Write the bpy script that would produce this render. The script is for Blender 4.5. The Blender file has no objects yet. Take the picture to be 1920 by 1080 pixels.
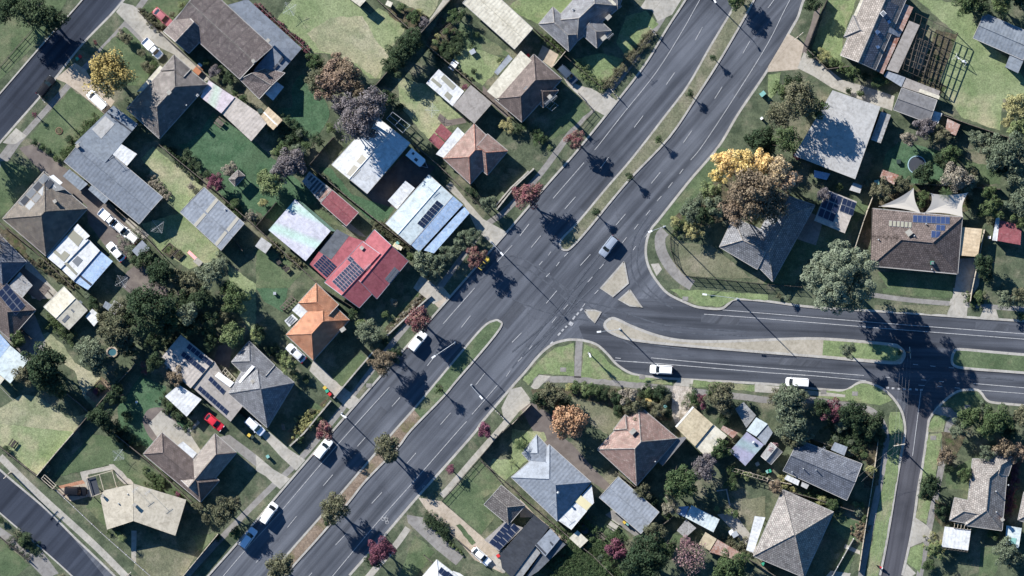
import bpy, bmesh, math, random
import numpy as np
from mathutils import Vector
random.seed(7)
rng = np.random.default_rng(11)
sc = bpy.context.scene
C = sc.collection
# ------------------------------------------------------------------ camera, sky, sun
SC = 0.1125          # metres per photograph pixel
H = 900.0            # height of the survey aeroplane
cam = bpy.data.cameras.new('camera'); camo = bpy.data.objects.new('camera', cam); C.objects.link(camo)
camo.location = (0, 0, H); cam.sensor_width = 36; cam.lens = 36 * H / (1920 * SC)
cam.clip_start = 10; cam.clip_end = 5000
sc.camera = camo
EL, AZ = math.radians(28.5), math.radians(45)     # sun stands upper left of the picture
w = bpy.data.worlds.new('World'); sc.world = w; w.use_nodes = True
nt = w.node_tree; bg = nt.nodes['Background']
sky = nt.nodes.new('ShaderNodeTexSky'); sky.sky_type = 'NISHITA'; sky.sun_disc = False
sky.sun_elevation = EL; sky.sun_rotation = -AZ; sky.air_density = 1.0; sky.dust_density = 0.3; sky.ozone_density = 2.5
tint = nt.nodes.new('ShaderNodeVectorMath'); tint.operation = 'MULTIPLY'; tint.inputs[1].default_value = (0.5, 1.0, 1.45); nt.links.new(sky.outputs[0], tint.inputs[0]); nt.links.new(tint.outputs[0], bg.inputs[0]); bg.inputs[1].default_value = 0.05
sl = bpy.data.lights.new('sun', 'SUN'); sl.energy = 5.0; sl.angle = math.radians(0.5); sl.color = (1.0, 0.97, 0.93)
so = bpy.data.objects.new('sun', sl); C.objects.link(so)
sd = Vector((-math.cos(EL) * math.sin(AZ), math.cos(EL) * math.cos(AZ), math.sin(EL)))
so.rotation_euler = sd.to_track_quat('Z', 'Y').to_euler(); so.location = (-80, 80, 120)
sc.view_settings.view_transform = 'Standard'; sc.view_settings.look = 'None'
sc.view_settings.exposure = 0.95; sc.view_settings.gamma = 1.0
sc.cycles.max_bounces = 4; sc.cycles.diffuse_bounces = 2; sc.cycles.transparent_max_bounces = 6
# ------------------------------------------------------------------ coordinates
T = (0, 0, 1.0)
def tile(c, r):
    global T
    T = (480 * c, 270 * r, 0.25)
def full():
    global T
    T = (0, 0, 1.0)
def zone(x, y, k):
    global T
    T = (x, y, k)
def px(s):
    if not isinstance(s, str): return s
    v = [float(a) for a in s.replace(',', ' ').split()]
    return [(T[0] + v[i] * T[2], T[1] + v[i + 1] * T[2]) for i in range(0, len(v), 2)]
def G(p, z=0.0):
    k = SC * (H - z) / H
    return Vector(((p[0] - 960) * k, (540 - p[1]) * k, z))
def smooth(p, n=6, closed=False):
    out = []; N = len(p)
    for i in range(N if closed else N - 1):
        a, b, c, d = [p[(i + k) % N] if closed else p[min(max(i + k, 0), N - 1)] for k in (-1, 0, 1, 2)]
        for j in range(n):
            t = j / n
            out.append(tuple(0.5 * (2 * b[q] + (c[q] - a[q]) * t + (2 * a[q] - 5 * b[q] + 4 * c[q] - d[q]) * t * t + (3 * b[q] - a[q] - 3 * c[q] + d[q]) * t ** 3) for q in (0, 1)))
    if not closed: out.append(p[-1])
    return out
# ------------------------------------------------------------------ materials
MC = {}
def mat(name, col, rough=0.8, metal=0.0, spec=0.3, build=None):
    if name in MC: return MC[name]
    m = bpy.data.materials.new(name); m.use_nodes = True; b = m.node_tree.nodes['Principled BSDF']
    b.inputs['Base Color'].default_value = (*col, 1); b.inputs['Roughness'].default_value = rough
    b.inputs['Metallic'].default_value = metal; b.inputs['Specular IOR Level'].default_value = spec
    if build: build(m, m.node_tree, b)
    MC[name] = m; return m
def nd(t, typ, **k):
    n = t.nodes.new(typ)
    for a, v in k.items():
        if a in n.inputs: n.inputs[a].default_value = v
        else: setattr(n, a, v)
    return n
def noise(t, scale, detail=4, rough=0.55, vec=None, dist=0):
    n = nd(t, 'ShaderNodeTexNoise', Scale=scale, Detail=detail, Roughness=rough, Distortion=dist)
    if vec: t.links.new(vec, n.inputs['Vector'])
    return n.outputs['Fac']
def ramp(t, fac, stops):
    r = t.nodes.new('ShaderNodeValToRGB'); e = r.color_ramp.elements
    while len(e) < len(stops): e.new(0.5)
    for i, (p, c) in enumerate(stops): e[i].position = p; e[i].color = (*c, 1)
    t.links.new(fac, r.inputs[0]); return r.outputs[0]
def mixc(t, fac, a, b, mode='MIX'):
    m = t.nodes.new('ShaderNodeMix'); m.data_type = 'RGBA'; m.blend_type = mode
    for s, v in ((0, fac), (6, a), (7, b)):
        if isinstance(v, (int, float)): m.inputs[s].default_value = v
        elif isinstance(v, tuple): m.inputs[s].default_value = (*v, 1)
        else: t.links.new(v, m.inputs[s])
    return m.outputs[2]
def math_(t, op, a, b=0.0):
    m = t.nodes.new('ShaderNodeMath'); m.operation = op
    for i, v in enumerate((a, b)):
        if isinstance(v, (int, float)): m.inputs[i].default_value = v
        else: t.links.new(v, m.inputs[i])
    return m.outputs[0]
def worldpos(t):
    return t.nodes.new('ShaderNodeNewGeometry').outputs['Position']
def bump(t, b, h, s=0.3, d=0.05):
    n = nd(t, 'ShaderNodeBump', Strength=s, Distance=d); t.links.new(h, n.inputs['Height']); t.links.new(n.outputs[0], b.inputs['Normal'])
def mottled(name, c0, c1, scale=0.6, c2=None, fine=6.0, rough=0.9, bs=0.5, lo=0.35, hi=0.65, fa=0.35):
    """two tones in patches, a third in spots, fine grain on top"""
    def f(m, t, b):
        p = worldpos(t)
        a = ramp(t, noise(t, scale, 6, 0.62, p, 0.4), [(lo, c0), (hi, c1)])
        if c2: a = mixc(t, ramp(t, noise(t, scale * 0.45, 4, 0.6, p), [(0.52, (0, 0, 0)), (0.66, (1, 1, 1))]), a, c2)
        a = mixc(t, 1.0, a, ramp(t, noise(t, 1.7, 5, 0.7, p, 0.8), [(0.3, (0.72,) * 3), (0.5, (1, 1, 1)), (0.72, (1.22, 1.2, 1.15))]), 'MULTIPLY') if fa > 0.3 else a
        fn = noise(t, fine, 3, 0.7, p)
        g = ramp(t, fn, [(0.3, (1 - fa,) * 3), (0.7, (1 + fa,) * 3)])
        a = mixc(t, 1.0, a, g, 'MULTIPLY')
        t.links.new(a, b.inputs['Base Color']); bump(t, b, fn, bs, 0.08)
    return mat(name, c0, rough, 0, 0.2, f)
M = {}
M['ground'] = mottled('ground_grass', (0.049, 0.066, 0.039), (0.111, 0.130, 0.079), 0.35, (0.178, 0.168, 0.117), 5)
M['g'] = mottled('lawn_green', (0.064, 0.096, 0.047), (0.110, 0.145, 0.075), 0.3, (0.147, 0.157, 0.092), 5)
M['gd'] = mottled('lawn_deep_green', (0.045, 0.095, 0.048), (0.081, 0.138, 0.076), 0.35, (0.061, 0.105, 0.056), 4)
M['gb'] = mottled('lawn_bright_green', (0.131, 0.176, 0.078), (0.199, 0.245, 0.116), 0.4, (0.226, 0.226, 0.133), 4)
M['gl'] = mottled('lawn_light', (0.146, 0.192, 0.088), (0.236, 0.271, 0.144), 0.16, (0.338, 0.315, 0.200), 4)
M['gy'] = mottled('lawn_dry', (0.19, 0.21, 0.12), (0.33, 0.31, 0.2), 0.14, (0.38, 0.35, 0.25), 4, lo=0.36, hi=0.62)
M['go'] = mottled('lawn_olive', (0.110, 0.120, 0.073), (0.180, 0.176, 0.114), 0.3, (0.218, 0.199, 0.143), 4)
M['d'] = mottled('bare_soil', (0.17, 0.125, 0.09), (0.26, 0.2, 0.15), 0.5, (0.13, 0.12, 0.06), 4)
M['cb'] = mottled('brown_paving', (0.12, 0.1, 0.09), (0.17, 0.145, 0.13), 0.5, (0.2, 0.17, 0.145), 8, bs=0.2, fa=0.15)
M['br'] = mottled('brick_paving', (0.33, 0.16, 0.1), (0.4, 0.22, 0.14), 1, (0.42, 0.27, 0.2), 8, bs=0.2)
M['gr'] = mottled('pale_gravel', (0.34, 0.29, 0.24), (0.5, 0.45, 0.39), 1.2, (0.22, 0.19, 0.15), 5)
M['mu'] = mottled('garden_mulch', (0.05, 0.045, 0.03), (0.13, 0.11, 0.07), 1.2, (0.06, 0.085, 0.03), 5, fa=0.6)
def conc(name, c0, c1, joint=2.0, ang=41):
    def f(m, t, b):
        p = worldpos(t)
        a = ramp(t, noise(t, 0.35, 6, 0.65, p, 0.5), [(0.32, c0), (0.66, c1)])
        mp = nd(t, 'ShaderNodeMapping'); mp.inputs['Rotation'].default_value = (0, 0, math.radians(ang)); t.links.new(p, mp.inputs[0])
        sp = t.nodes.new('ShaderNodeSeparateXYZ'); t.links.new(mp.outputs[0], sp.inputs[0])
        fx = math_(t, 'LESS_THAN', math_(t, 'PINGPONG', sp.outputs[0], joint), 0.03)
        a = mixc(t, math_(t, 'MULTIPLY', fx, 0.45), a, tuple(x * 0.4 for x in c0))
        st = ramp(t, noise(t, 1.6, 5, 0.7, p), [(0.25, (0.72, 0.7, 0.66)), (0.55, (1, 1, 1)), (0.8, (1.06, 1.05, 1.03))])
        a = mixc(t, 1.0, a, st, 'MULTIPLY')
        t.links.new(a, b.inputs['Base Color']); bump(t, b, noise(t, 9, 3, 0.6, p), 0.2, 0.02)
    return mat(name, c0, 0.85, 0, 0.25, f)
M['c'] = conc('concrete_pale', (0.3, 0.285, 0.25), (0.43, 0.4, 0.345))
M['ct'] = conc('concrete_tan', (0.36, 0.3, 0.23), (0.46, 0.39, 0.31), 2.6)
M['cd'] = conc('concrete_grey', (0.19, 0.18, 0.17), (0.28, 0.265, 0.245), 1.5)
M['kerb'] = conc('concrete_kerb', (0.32, 0.3, 0.27), (0.43, 0.41, 0.37), 4)
M['isl'] = conc('concrete_island', (0.3, 0.27, 0.21), (0.4, 0.36, 0.29), 5)
M['roadpaint'] = mottled('road_paint', (0.29, 0.29, 0.295), (0.44, 0.44, 0.435), 2, None, 8, bs=0.1, fa=0.3)
M['white'] = mat('white_paint', (0.75, 0.75, 0.73), 0.5)
def asph(name, c0, c1, ang, wear=1.0):
    def f(m, t, b):
        p = worldpos(t)
        mp = nd(t, 'ShaderNodeMapping'); mp.inputs['Rotation'].default_value = (0, 0, math.radians(-ang)); t.links.new(p, mp.inputs[0])
        m2 = nd(t, 'ShaderNodeMapping'); m2.inputs['Scale'].default_value = (0.022, 0.62, 1); t.links.new(mp.outputs[0], m2.inputs[0])
        a = ramp(t, noise(t, 1.0, 5, 0.6, m2.outputs[0], 0.3), [(0.36, tuple(x * .8 for x in c0)), (0.62, tuple(x * 1.1 for x in c1))])
        big = ramp(t, noise(t, 0.055, 5, 0.6, p, 0.6), [(0.34, (0.7, 0.71, 0.73)), (0.62, (1.14, 1.13, 1.12))])
        a = mixc(t, wear, a, big, 'MULTIPLY')
        sp = ramp(t, noise(t, 6.5, 3, 0.75, p), [(0.3, (0.78, 0.78, 0.79)), (0.7, (1.22, 1.21, 1.2))])
        a = mixc(t, 1.0, a, sp, 'MULTIPLY')
        cr = nd(t, 'ShaderNodeTexVoronoi', feature='DISTANCE_TO_EDGE', Scale=0.11); wp = nd(t, 'ShaderNodeTexNoise', Scale=0.6, Detail=5)
        t.links.new(p, wp.inputs['Vector']); va = nd(t, 'ShaderNodeVectorMath', operation='MULTIPLY_ADD'); t.links.new(wp.outputs['Color'], va.inputs[0]); va.inputs[1].default_value = (3.5, 3.5, 0); t.links.new(p, va.inputs[2]); t.links.new(va.outputs[0], cr.inputs['Vector'])
        cm = math_(t, 'MULTIPLY', math_(t, 'LESS_THAN', cr.outputs['Distance'], 0.006), ramp(t, noise(t, 0.05, 2, 0.5, p), [(0.5, (0, 0, 0)), (0.56, (0.16,) * 3)]))
        a = mixc(t, cm, a, (0.012, 0.012, 0.014))
        t.links.new(a, b.inputs['Base Color']); bump(t, b, noise(t, 20, 2, 0.6, p), 0.2, 0.02)
    return mat(name, c0, 0.85, 0, 0.2, f)
M['a_main'] = asph('asphalt_main', (0.069, 0.077, 0.093), (0.107, 0.116, 0.134), 49)
M['a_side'] = asph('asphalt_side', (0.049, 0.055, 0.067), (0.078, 0.085, 0.1), -3)
M['a_dark'] = asph('asphalt_dark', (0.027, 0.034, 0.05), (0.04, 0.048, 0.066), 49)
M['a_minor'] = asph('asphalt_minor', (0.057, 0.058, 0.068), (0.078, 0.079, 0.09), 80)
M['as'] = mottled('asphalt_drive', (0.07, 0.062, 0.058), (0.1, 0.09, 0.085), 0.5, (0.12, 0.105, 0.095), 8, fa=0.2)
def uvroof(name, c0, c1, kind, rough=0.75, metal=0.0, lich=None, seam=None, iri=False):
    """kind tile: courses up the slope; rib: ribs along the slope; u runs along the eave, v up the slope (metres)"""
    def f(m, t, b):
        uv = t.nodes.new('ShaderNodeUVMap').outputs[0]; p = worldpos(t)
        sp = t.nodes.new('ShaderNodeSeparateXYZ'); t.links.new(uv, sp.inputs[0]); U, V = sp.outputs[0], sp.outputs[1]
        a = ramp(t, noise(t, 0.45, 6, 0.65, p, 0.4), [(0.33, c0), (0.67, c1)])
        if lich: a = mixc(t, ramp(t, noise(t, 2.2, 6, 0.75, p), [(0.5, (0, 0, 0)), (0.66, (0.85,) * 3)]), a, lich)
        a = mixc(t, 1.0, a, ramp(t, noise(t, 0.9, 6, 0.75, p, 1.0), [(0.3, (0.68, 0.67, 0.66)), (0.55, (1.04,) * 3)]), 'MULTIPLY')
        if kind == 'tile':
            br = nd(t, 'ShaderNodeTexBrick', Scale=1.0); br.inputs['Brick Width'].default_value = 0.5; br.inputs['Row Height'].default_value = 0.45
            br.inputs['Mortar Size'].default_value = 0.06; br.inputs['Color1'].default_value = (0.72, 0.72, 0.72, 1); br.inputs['Color2'].default_value = (1.3, 1.3, 1.3, 1); br.inputs['Mortar'].default_value = (0.38, 0.38, 0.38, 1)
            br.inputs['Mortar Smooth'].default_value = 0.3
            t.links.new(uv, br.inputs['Vector']); a = mixc(t, 0.8, a, br.outputs['Color'], 'MULTIPLY')
            h = math_(t, 'ADD', math_(t, 'PINGPONG', V, 0.18), math_(t, 'MULTIPLY', math_(t, 'PINGPONG', U, 0.17), 0.5))
            bump(t, b, h, 0.3, 0.08)
            if seam:
                s2 = math_(t, 'LESS_THAN', math_(t, 'PINGPONG', U, seam), 0.09); a = mixc(t, math_(t, 'MULTIPLY', s2, 0.6), a, tuple(x * 0.35 for x in c0))
        else:
            h = math_(t, 'SINE', math_(t, 'MULTIPLY', U, 2 * math.pi / 0.19 if kind == 'cor' else 2 * math.pi / 0.76)); bump(t, b, h, 0.2 if kind == 'cor' else 0.22, 0.03)
            s2 = math_(t, 'LESS_THAN', math_(t, 'PINGPONG', U, 0.38), 0.05); a = mixc(t, math_(t, 'MULTIPLY', s2, 0.12), a, tuple(x * 0.55 for x in c0))
            st = ramp(t, noise(t, 1.3, 5, 0.7, p), [(0.25, (0.8, 0.79, 0.77)), (0.6, (1, 1, 1))]); a = mixc(t, 1.0, a, st, 'MULTIPLY')
            if iri:
                ww = math_(t, 'SINE', math_(t, 'ADD', math_(t, 'MULTIPLY', U, 1.1), math_(t, 'MULTIPLY', V, 0.35)))
                a = mixc(t, 1.0, a, ramp(t, math_(t, 'MULTIPLY_ADD', ww, 0.5), [(0.0, (0.92, 1.05, 0.98)), (0.5, (1.08, 0.93, 1.1))]), 'MULTIPLY')
        t.links.new(a, b.inputs['Base Color'])
    return mat(name, c0, rough, metal, 0.3, f)
R = {}
def rf(k, *a, **kw): R[k] = uvroof('roof_' + k, *a, **kw)
rf('brown_tile', (0.123, 0.099, 0.092), (0.198, 0.160, 0.148), 'tile', lich=(0.290, 0.255, 0.229), seam=1.1)
rf('taupe_tile', (0.136, 0.119, 0.110), (0.194, 0.172, 0.158), 'tile', lich=(0.282, 0.264, 0.238))
rf('olive_tile', (0.132, 0.114, 0.101), (0.202, 0.176, 0.145), 'tile', lich=(0.264, 0.211, 0.150))
rf('pale_tile', (0.238, 0.211, 0.189), (0.334, 0.299, 0.264), 'tile', lich=(0.370, 0.352, 0.317))
rf('lichen_tile', (0.211, 0.189, 0.176), (0.317, 0.282, 0.255), 'tile', lich=(0.405, 0.396, 0.352))
rf('dun_tile', (0.21, 0.18, 0.155), (0.31, 0.27, 0.235), 'tile', lich=(0.38, 0.34, 0.3))
rf('grey_tile', (0.17, 0.17, 0.175), (0.23, 0.23, 0.24), 'tile', lich=(0.32, 0.32, 0.32))
rf('slate_tile', (0.13, 0.14, 0.165), (0.165, 0.175, 0.2), 'tile')
rf('umber_tile', (0.123, 0.095, 0.083), (0.176, 0.136, 0.119), 'tile', lich=(0.238, 0.194, 0.176))
rf('red_tile', (0.32, 0.14, 0.1), (0.42, 0.2, 0.145), 'tile', lich=(0.36, 0.27, 0.22))
rf('rose_tile', (0.23, 0.14, 0.115), (0.33, 0.215, 0.18), 'tile', lich=(0.42, 0.36, 0.3))
rf('orange_tile', (0.37, 0.155, 0.085), (0.52, 0.25, 0.14), 'tile', lich=(0.4, 0.25, 0.17))
rf('blue_metal', (0.167, 0.189, 0.220), (0.198, 0.220, 0.251), 'rib')
rf('steel_metal', (0.185, 0.211, 0.242), (0.238, 0.264, 0.290), 'rib')
rf('slate_metal', (0.235, 0.258, 0.29), (0.285, 0.31, 0.345), 'rib')
rf('white_metal', (0.56, 0.57, 0.57), (0.68, 0.68, 0.66), 'rib')
rf('cream_metal', (0.52, 0.48, 0.38), (0.63, 0.59, 0.48), 'rib')
rf('tan_metal', (0.45, 0.4, 0.31), (0.52, 0.465, 0.365), 'cor')
rf('ochre_metal', (0.46, 0.38, 0.25), (0.56, 0.48, 0.33), 'rib', lich=(0.4, 0.34, 0.24))
rf('beige_metal', (0.4, 0.36, 0.32), (0.48, 0.43, 0.38), 'rib')
rf('mush_metal', (0.29, 0.265, 0.24), (0.34, 0.31, 0.28), 'cor')
rf('apricot_metal', (0.52, 0.4, 0.26), (0.62, 0.5, 0.34), 'rib')
rf('pearl_metal', (0.48, 0.56, 0.52), (0.56, 0.63, 0.59), 'cor', iri=True)
rf('lilac_metal', (0.27, 0.33, 0.36), (0.33, 0.36, 0.4), 'cor', iri=True)
rf('pink_metal', (0.48, 0.5, 0.44), (0.56, 0.56, 0.5), 'cor', iri=True)
rf('red_metal', (0.32, 0.085, 0.1), (0.39, 0.12, 0.13), 'cor')
rf('maroon_metal', (0.21, 0.062, 0.072), (0.28, 0.085, 0.092), 'cor', lich=(0.3, 0.14, 0.14))
rf('black_metal', (0.03, 0.035, 0.045), (0.045, 0.05, 0.06), 'rib')
rf('dark_metal', (0.09, 0.1, 0.115), (0.13, 0.14, 0.155), 'rib')
rf('grey_metal', (0.23, 0.235, 0.235), (0.3, 0.305, 0.3), 'rib', lich=(0.22, 0.2, 0.18))
rf('brown_grey_metal', (0.15, 0.15, 0.155), (0.2, 0.195, 0.195), 'cor')
rf('ice_metal', (0.5, 0.57, 0.58), (0.58, 0.64, 0.63), 'rib')
rf('sky_metal', (0.27, 0.38, 0.55), (0.35, 0.47, 0.63), 'rib', lich=(0.5, 0.55, 0.6))
rf('rust_metal', (0.27, 0.11, 0.07), (0.42, 0.31, 0.26), 'cor', lich=(0.55, 0.5, 0.46))
rf('mottle_metal', (0.26, 0.25, 0.24), (0.42, 0.42, 0.41), 'cor', lich=(0.15, 0.13, 0.11))
rf('green_metal', (0.09, 0.16, 0.12), (0.12, 0.19, 0.15), 'cor')
rf('concrete', (0.38, 0.375, 0.36), (0.46, 0.45, 0.43), 'cor')
M['sheet_tan'] = mat('translucent_sheet_tan', (0.42, 0.39, 0.32), 0.5)
M['sheet_olive'] = mat('translucent_sheet_olive', (0.27, 0.26, 0.2), 0.5)
M['sheet_grey'] = mat('translucent_sheet_grey', (0.16, 0.17, 0.18), 0.5)
M['sheet_cream'] = mat('translucent_sheet_cream', (0.68, 0.6, 0.36), 0.5)
M['sheet_dark'] = mat('dark_sheet', (0.05, 0.055, 0.065), 0.5)
M['wall'] = mottled('wall_render', (0.38, 0.34, 0.28), (0.45, 0.41, 0.34), 1, None, 8, bs=0.1, fa=0.1)
M['brick'] = mottled('wall_brick', (0.25, 0.14, 0.1), (0.33, 0.2, 0.14), 1.5, None, 8, bs=0.2, fa=0.2)
M['gutter'] = mat('gutter_paint', (0.42, 0.4, 0.37), 0.5)
M['timber'] = mottled('timber_grey', (0.1, 0.085, 0.07), (0.17, 0.145, 0.12), 2, None, 9, bs=0.3)
M['timber_dark'] = mottled('timber_dark', (0.045, 0.04, 0.036), (0.075, 0.065, 0.055), 2, None, 9, bs=0.3)
M['timber_pale'] = mottled('timber_pale', (0.4, 0.34, 0.26), (0.52, 0.46, 0.36), 2, None, 9, bs=0.3)
M['steel'] = mat('galvanised_steel', (0.5, 0.52, 0.53), 0.45, 0.4)
M['black'] = mat('black_rubber', (0.015, 0.015, 0.016), 0.8)
M['glass'] = mat('car_glass', (0.012, 0.016, 0.022), 0.12, 0, 0.6)
M['cell'] = mat('solar_cell', (0.014, 0.022, 0.05), 0.3, 0, 0.5)
M['cell_blue'] = mat('solar_cell_blue', (0.03, 0.05, 0.12), 0.3, 0, 0.5)
M['frame'] = mat('solar_frame', (0.35, 0.37, 0.4), 0.4, 0.5)
M['red'] = mat('red_plastic', (0.55, 0.04, 0.04), 0.5)
M['yellow'] = mat('yellow_plastic', (0.6, 0.42, 0.07), 0.5)
M['green'] = mat('green_plastic', (0.05, 0.32, 0.2), 0.5)
M['rimblue'] = mat('rim_blue', (0.3, 0.42, 0.47), 0.6)
M['wire'] = mat('wire_grey', (0.22, 0.22, 0.23), 0.6)
M['picket'] = mat('picket_paint', (0.3, 0.29, 0.27), 0.7)
M['teal'] = mat('teal_plastic', (0.2, 0.4, 0.36), 0.5)
M['bindark'] = mat('bin_body', (0.03, 0.05, 0.045), 0.6)
M['terra'] = mat('terracotta', (0.4, 0.17, 0.09), 0.8)
M['cloth'] = mat('shade_cloth', (0.58, 0.53, 0.45), 0.9)
M['bark'] = mottled('bark', (0.11, 0.09, 0.07), (0.2, 0.17, 0.14), 2, None, 9, bs=0.4)
M['water'] = mat('water', (0.05, 0.13, 0.16), 0.08, 0, 0.6)
M['brass'] = mat('chrome', (0.6, 0.6, 0.6), 0.2, 0.9)
M['lamp'] = mat('lamp_glass', (0.7, 0.7, 0.65), 0.3)
M['headlight'] = mat('headlight_glass', (0.6, 0.62, 0.65), 0.15)
M['tail'] = mat('tail_lamp', (0.35, 0.01, 0.01), 0.3)
# ------------------------------------------------------------------ mesh building
class MB:
    def __init__(s): s.v = []; s.f = []; s.m = []; s.uv = []
    def face(s, P, mi=0, uv=None):
        n = len(s.v); s.v += [tuple(p) for p in P]; s.f.append(list(range(n, n + len(P)))); s.m.append(mi)
        s.uv.append(uv or [(p[0], p[1]) for p in P])
    def box(s, c, d, rz=0, mi=0, tilt=0):
        cx, cy, cz = c; hx, hy, hz = d[0] / 2, d[1] / 2, d[2] / 2; cs, sn = math.cos(rz), math.sin(rz)
        P = []
        for z in (-hz, hz):
            for x, y in ((-hx, -hy), (hx, -hy), (hx, hy), (-hx, hy)):
                zz = z + tilt * x
                P.append((cx + x * cs - y * sn, cy + x * sn + y * cs, cz + zz))
        for q in ((0, 3, 2, 1), (4, 5, 6, 7), (0, 1, 5, 4), (1, 2, 6, 5), (2, 3, 7, 6), (3, 0, 4, 7)): s.face([P[i] for i in q], mi)
    def prism(s, P, z0, z1, mi=0, side=None):
        """P list of Vector/tuple xy"""
        n = len(P); a = sum(P[i][0] * P[(i + 1) % n][1] - P[(i + 1) % n][0] * P[i][1] for i in range(n))
        if a < 0: P = P[::-1]
        s.face([(p[0], p[1], z1) for p in P], mi)
        for i in range(n):
            a, b = P[i], P[(i + 1) % n]; s.face([(a[0], a[1], z0), (b[0], b[1], z0), (b[0], b[1], z1), (a[0], a[1], z1)], mi if side is None else side)
    def tube(s, a, b, r0, r1=None, n=6, mi=0, cap=True):
        a, b = Vector(a), Vector(b); r1 = r0 if r1 is None else r1; d = (b - a)
        if d.length < 1e-6: return
        d.normalize(); u = d.orthogonal().normalized(); v = d.cross(u)
        ra = [a + (u * math.cos(k * 2 * math.pi / n) + v * math.sin(k * 2 * math.pi / n)) * r0 for k in range(n)]
        rb = [b + (u * math.cos(k * 2 * math.pi / n) + v * math.sin(k * 2 * math.pi / n)) * r1 for k in range(n)]
        for k in range(n): s.face([ra[k], ra[(k + 1) % n], rb[(k + 1) % n], rb[k]], mi)
        if cap: s.face(rb, mi); s.face(ra[::-1], mi)
    def strip(s, P, wd, z0, z1, mi=0, dash=None):
        """a band following world points P"""
        n = len(P); L = []; Rr = []
        for i in range(n):
            a = Vector(P[max(i - 1, 0)][:2]); b = Vector(P[min(i + 1, n - 1)][:2]); d = (b - a).normalized(); o = Vector((-d.y, d.x)) * wd / 2
            p = Vector(P[i][:2]); L.append(p + o); Rr.append(p - o)
        for i in range(n - 1):
            q = [Rr[i], Rr[i + 1], L[i + 1], L[i]]
            s.face([(a.x, a.y, z1) for a in q], mi)
            if z0 < z1:
                s.face([(Rr[i].x, Rr[i].y, z0), (Rr[i + 1].x, Rr[i + 1].y, z0), (Rr[i + 1].x, Rr[i + 1].y, z1), (Rr[i].x, Rr[i].y, z1)], mi)
                s.face([(L[i + 1].x, L[i + 1].y, z0), (L[i].x, L[i].y, z0), (L[i].x, L[i].y, z1), (L[i + 1].x, L[i + 1].y, z1)], mi)
    def mesh(s, name, mats):
        me = bpy.data.meshes.new(name); me.from_pydata(s.v, [], s.f)
        for m in (mats if isinstance(mats, (list, tuple)) else [mats]): me.materials.append(m)
        me.polygons.foreach_set('material_index', s.m)
        uvl = me.uv_layers.new(name='UVMap'); flat = [c for f in s.uv for p in f for c in p]; uvl.data.foreach_set('uv', flat)
        if any(len(f) > 4 for f in s.f):
            bm = bmesh.new(); bm.from_mesh(me); bmesh.ops.triangulate(bm, faces=[f for f in bm.faces if len(f.verts) > 4]); bm.to_mesh(me); bm.free()
        me.update(); return me
    def obj(s, name, mats, parent=None, loc=None, rz=0):
        return link(name, s.mesh(name, mats), parent, loc, rz)
def link(name, me, parent=None, loc=None, rz=0):
    o = bpy.data.objects.new(name, me); C.objects.link(o)
    if parent: o.parent = parent
    if loc is not None: o.location = loc
    if rz: o.rotation_euler = (0, 0, rz)
    return o
LM = []          # landmarks (x, y in photo pixels, phrase)
TODO = []        # things whose label is finished with where they stand
def tag(o, label, cat, group=None, kind=None, at=None):
    o['category'] = cat
    if group: o['group'] = group
    if kind: o['kind'] = kind
    if at is not None: TODO.append((o, label, at))
    else: o['label'] = label
    return o
def empty(name, loc=(0, 0, 0), rz=0):
    o = bpy.data.objects.new(name, None); C.objects.link(o); o.location = loc; o.rotation_euler = (0, 0, rz); o.empty_display_size = 0.3; return o
GRP = {'tree': 'trees around the houses and streets', 'shrub': 'garden shrubs', 'car': 'cars on the streets and driveways', 'van': 'white vans', 'fence': 'boundary fences', 'wall': 'low garden walls', 'hedge': 'hedges and borders', 'palm': 'palm trees', 'bin': 'wheelie bins', 'street lamp': 'street lamps along the roads', 'power pole': 'power poles', 'clothesline': 'rotary clothes hoists', 'pit lid': 'concrete service lids', 'house': 'suburban houses', 'shed': 'backyard sheds', 'carport': 'carports', 'garage': 'garages', 'garden bed': 'raised garden beds', 'table': 'garden tables', 'pergola': 'pergolas', 'kerb': 'road kerbs', 'median': 'road medians and islands', 'lawn': 'lawns', 'shade sail': 'shade sails', 'trampoline': 'trampolines', 'power line': 'power lines', 'box': 'outdoor boxes', 'awning': 'awnings', 'greenhouse': 'greenhouses', 'cabinet': 'utility cabinets'}
def finish_labels():
    for o in C.objects:
        if 'category' in o and 'group' not in o and o['category'] in GRP: o['group'] = GRP[o['category']]
    def rel(p, L):
        dx, dy = p[0] - L[0], p[1] - L[1]; a = math.degrees(math.atan2(-dy, dx)) % 360
        return ['right of', 'up-right of', 'above', 'up-left of', 'left of', 'down-left of', 'below', 'down-right of'][int((a + 22.5) // 45) % 8]
    seen = {}; lab = {o['label'] for o in C.objects if 'label' in o}
    for o, d, p in TODO:
        for L in sorted(LM, key=lambda L: (L[0] - p[0]) ** 2 + (L[1] - p[1]) ** 2)[:1]:
            s = '%s %s %s' % (d, rel(p, L), L[2])
        seen.setdefault(s, []).append((o, p))
    for s, l in seen.items():
        if len(l) == 1: l[0][0]['label'] = s; continue
        xs = [p[0] for _, p in l]; ys = [p[1] for _, p in l]; hor = max(xs) - min(xs) >= max(ys) - min(ys)
        l.sort(key=lambda e: e[1][0] if hor else e[1][1]); n = len(l)
        first, last = ('leftmost', 'rightmost') if hor else ('topmost', 'bottommost'); src = 'left' if hor else 'top'
        words = ['', 'second', 'third', 'fourth', 'fifth', 'sixth', 'seventh', 'eighth', 'ninth', 'tenth', 'eleventh', 'twelfth']
        for i, (o, p) in enumerate(l):
            q = first if i == 0 else last if i == n - 1 else '%s from %s' % (words[min(i, 11)], src)
            o['label'] = s + ', ' + q
    for o in C.objects:
        if 'label' in o and len(o['label'].split()) > 16: o['label'] = o['label'].replace(' the ', ' ')
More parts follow.
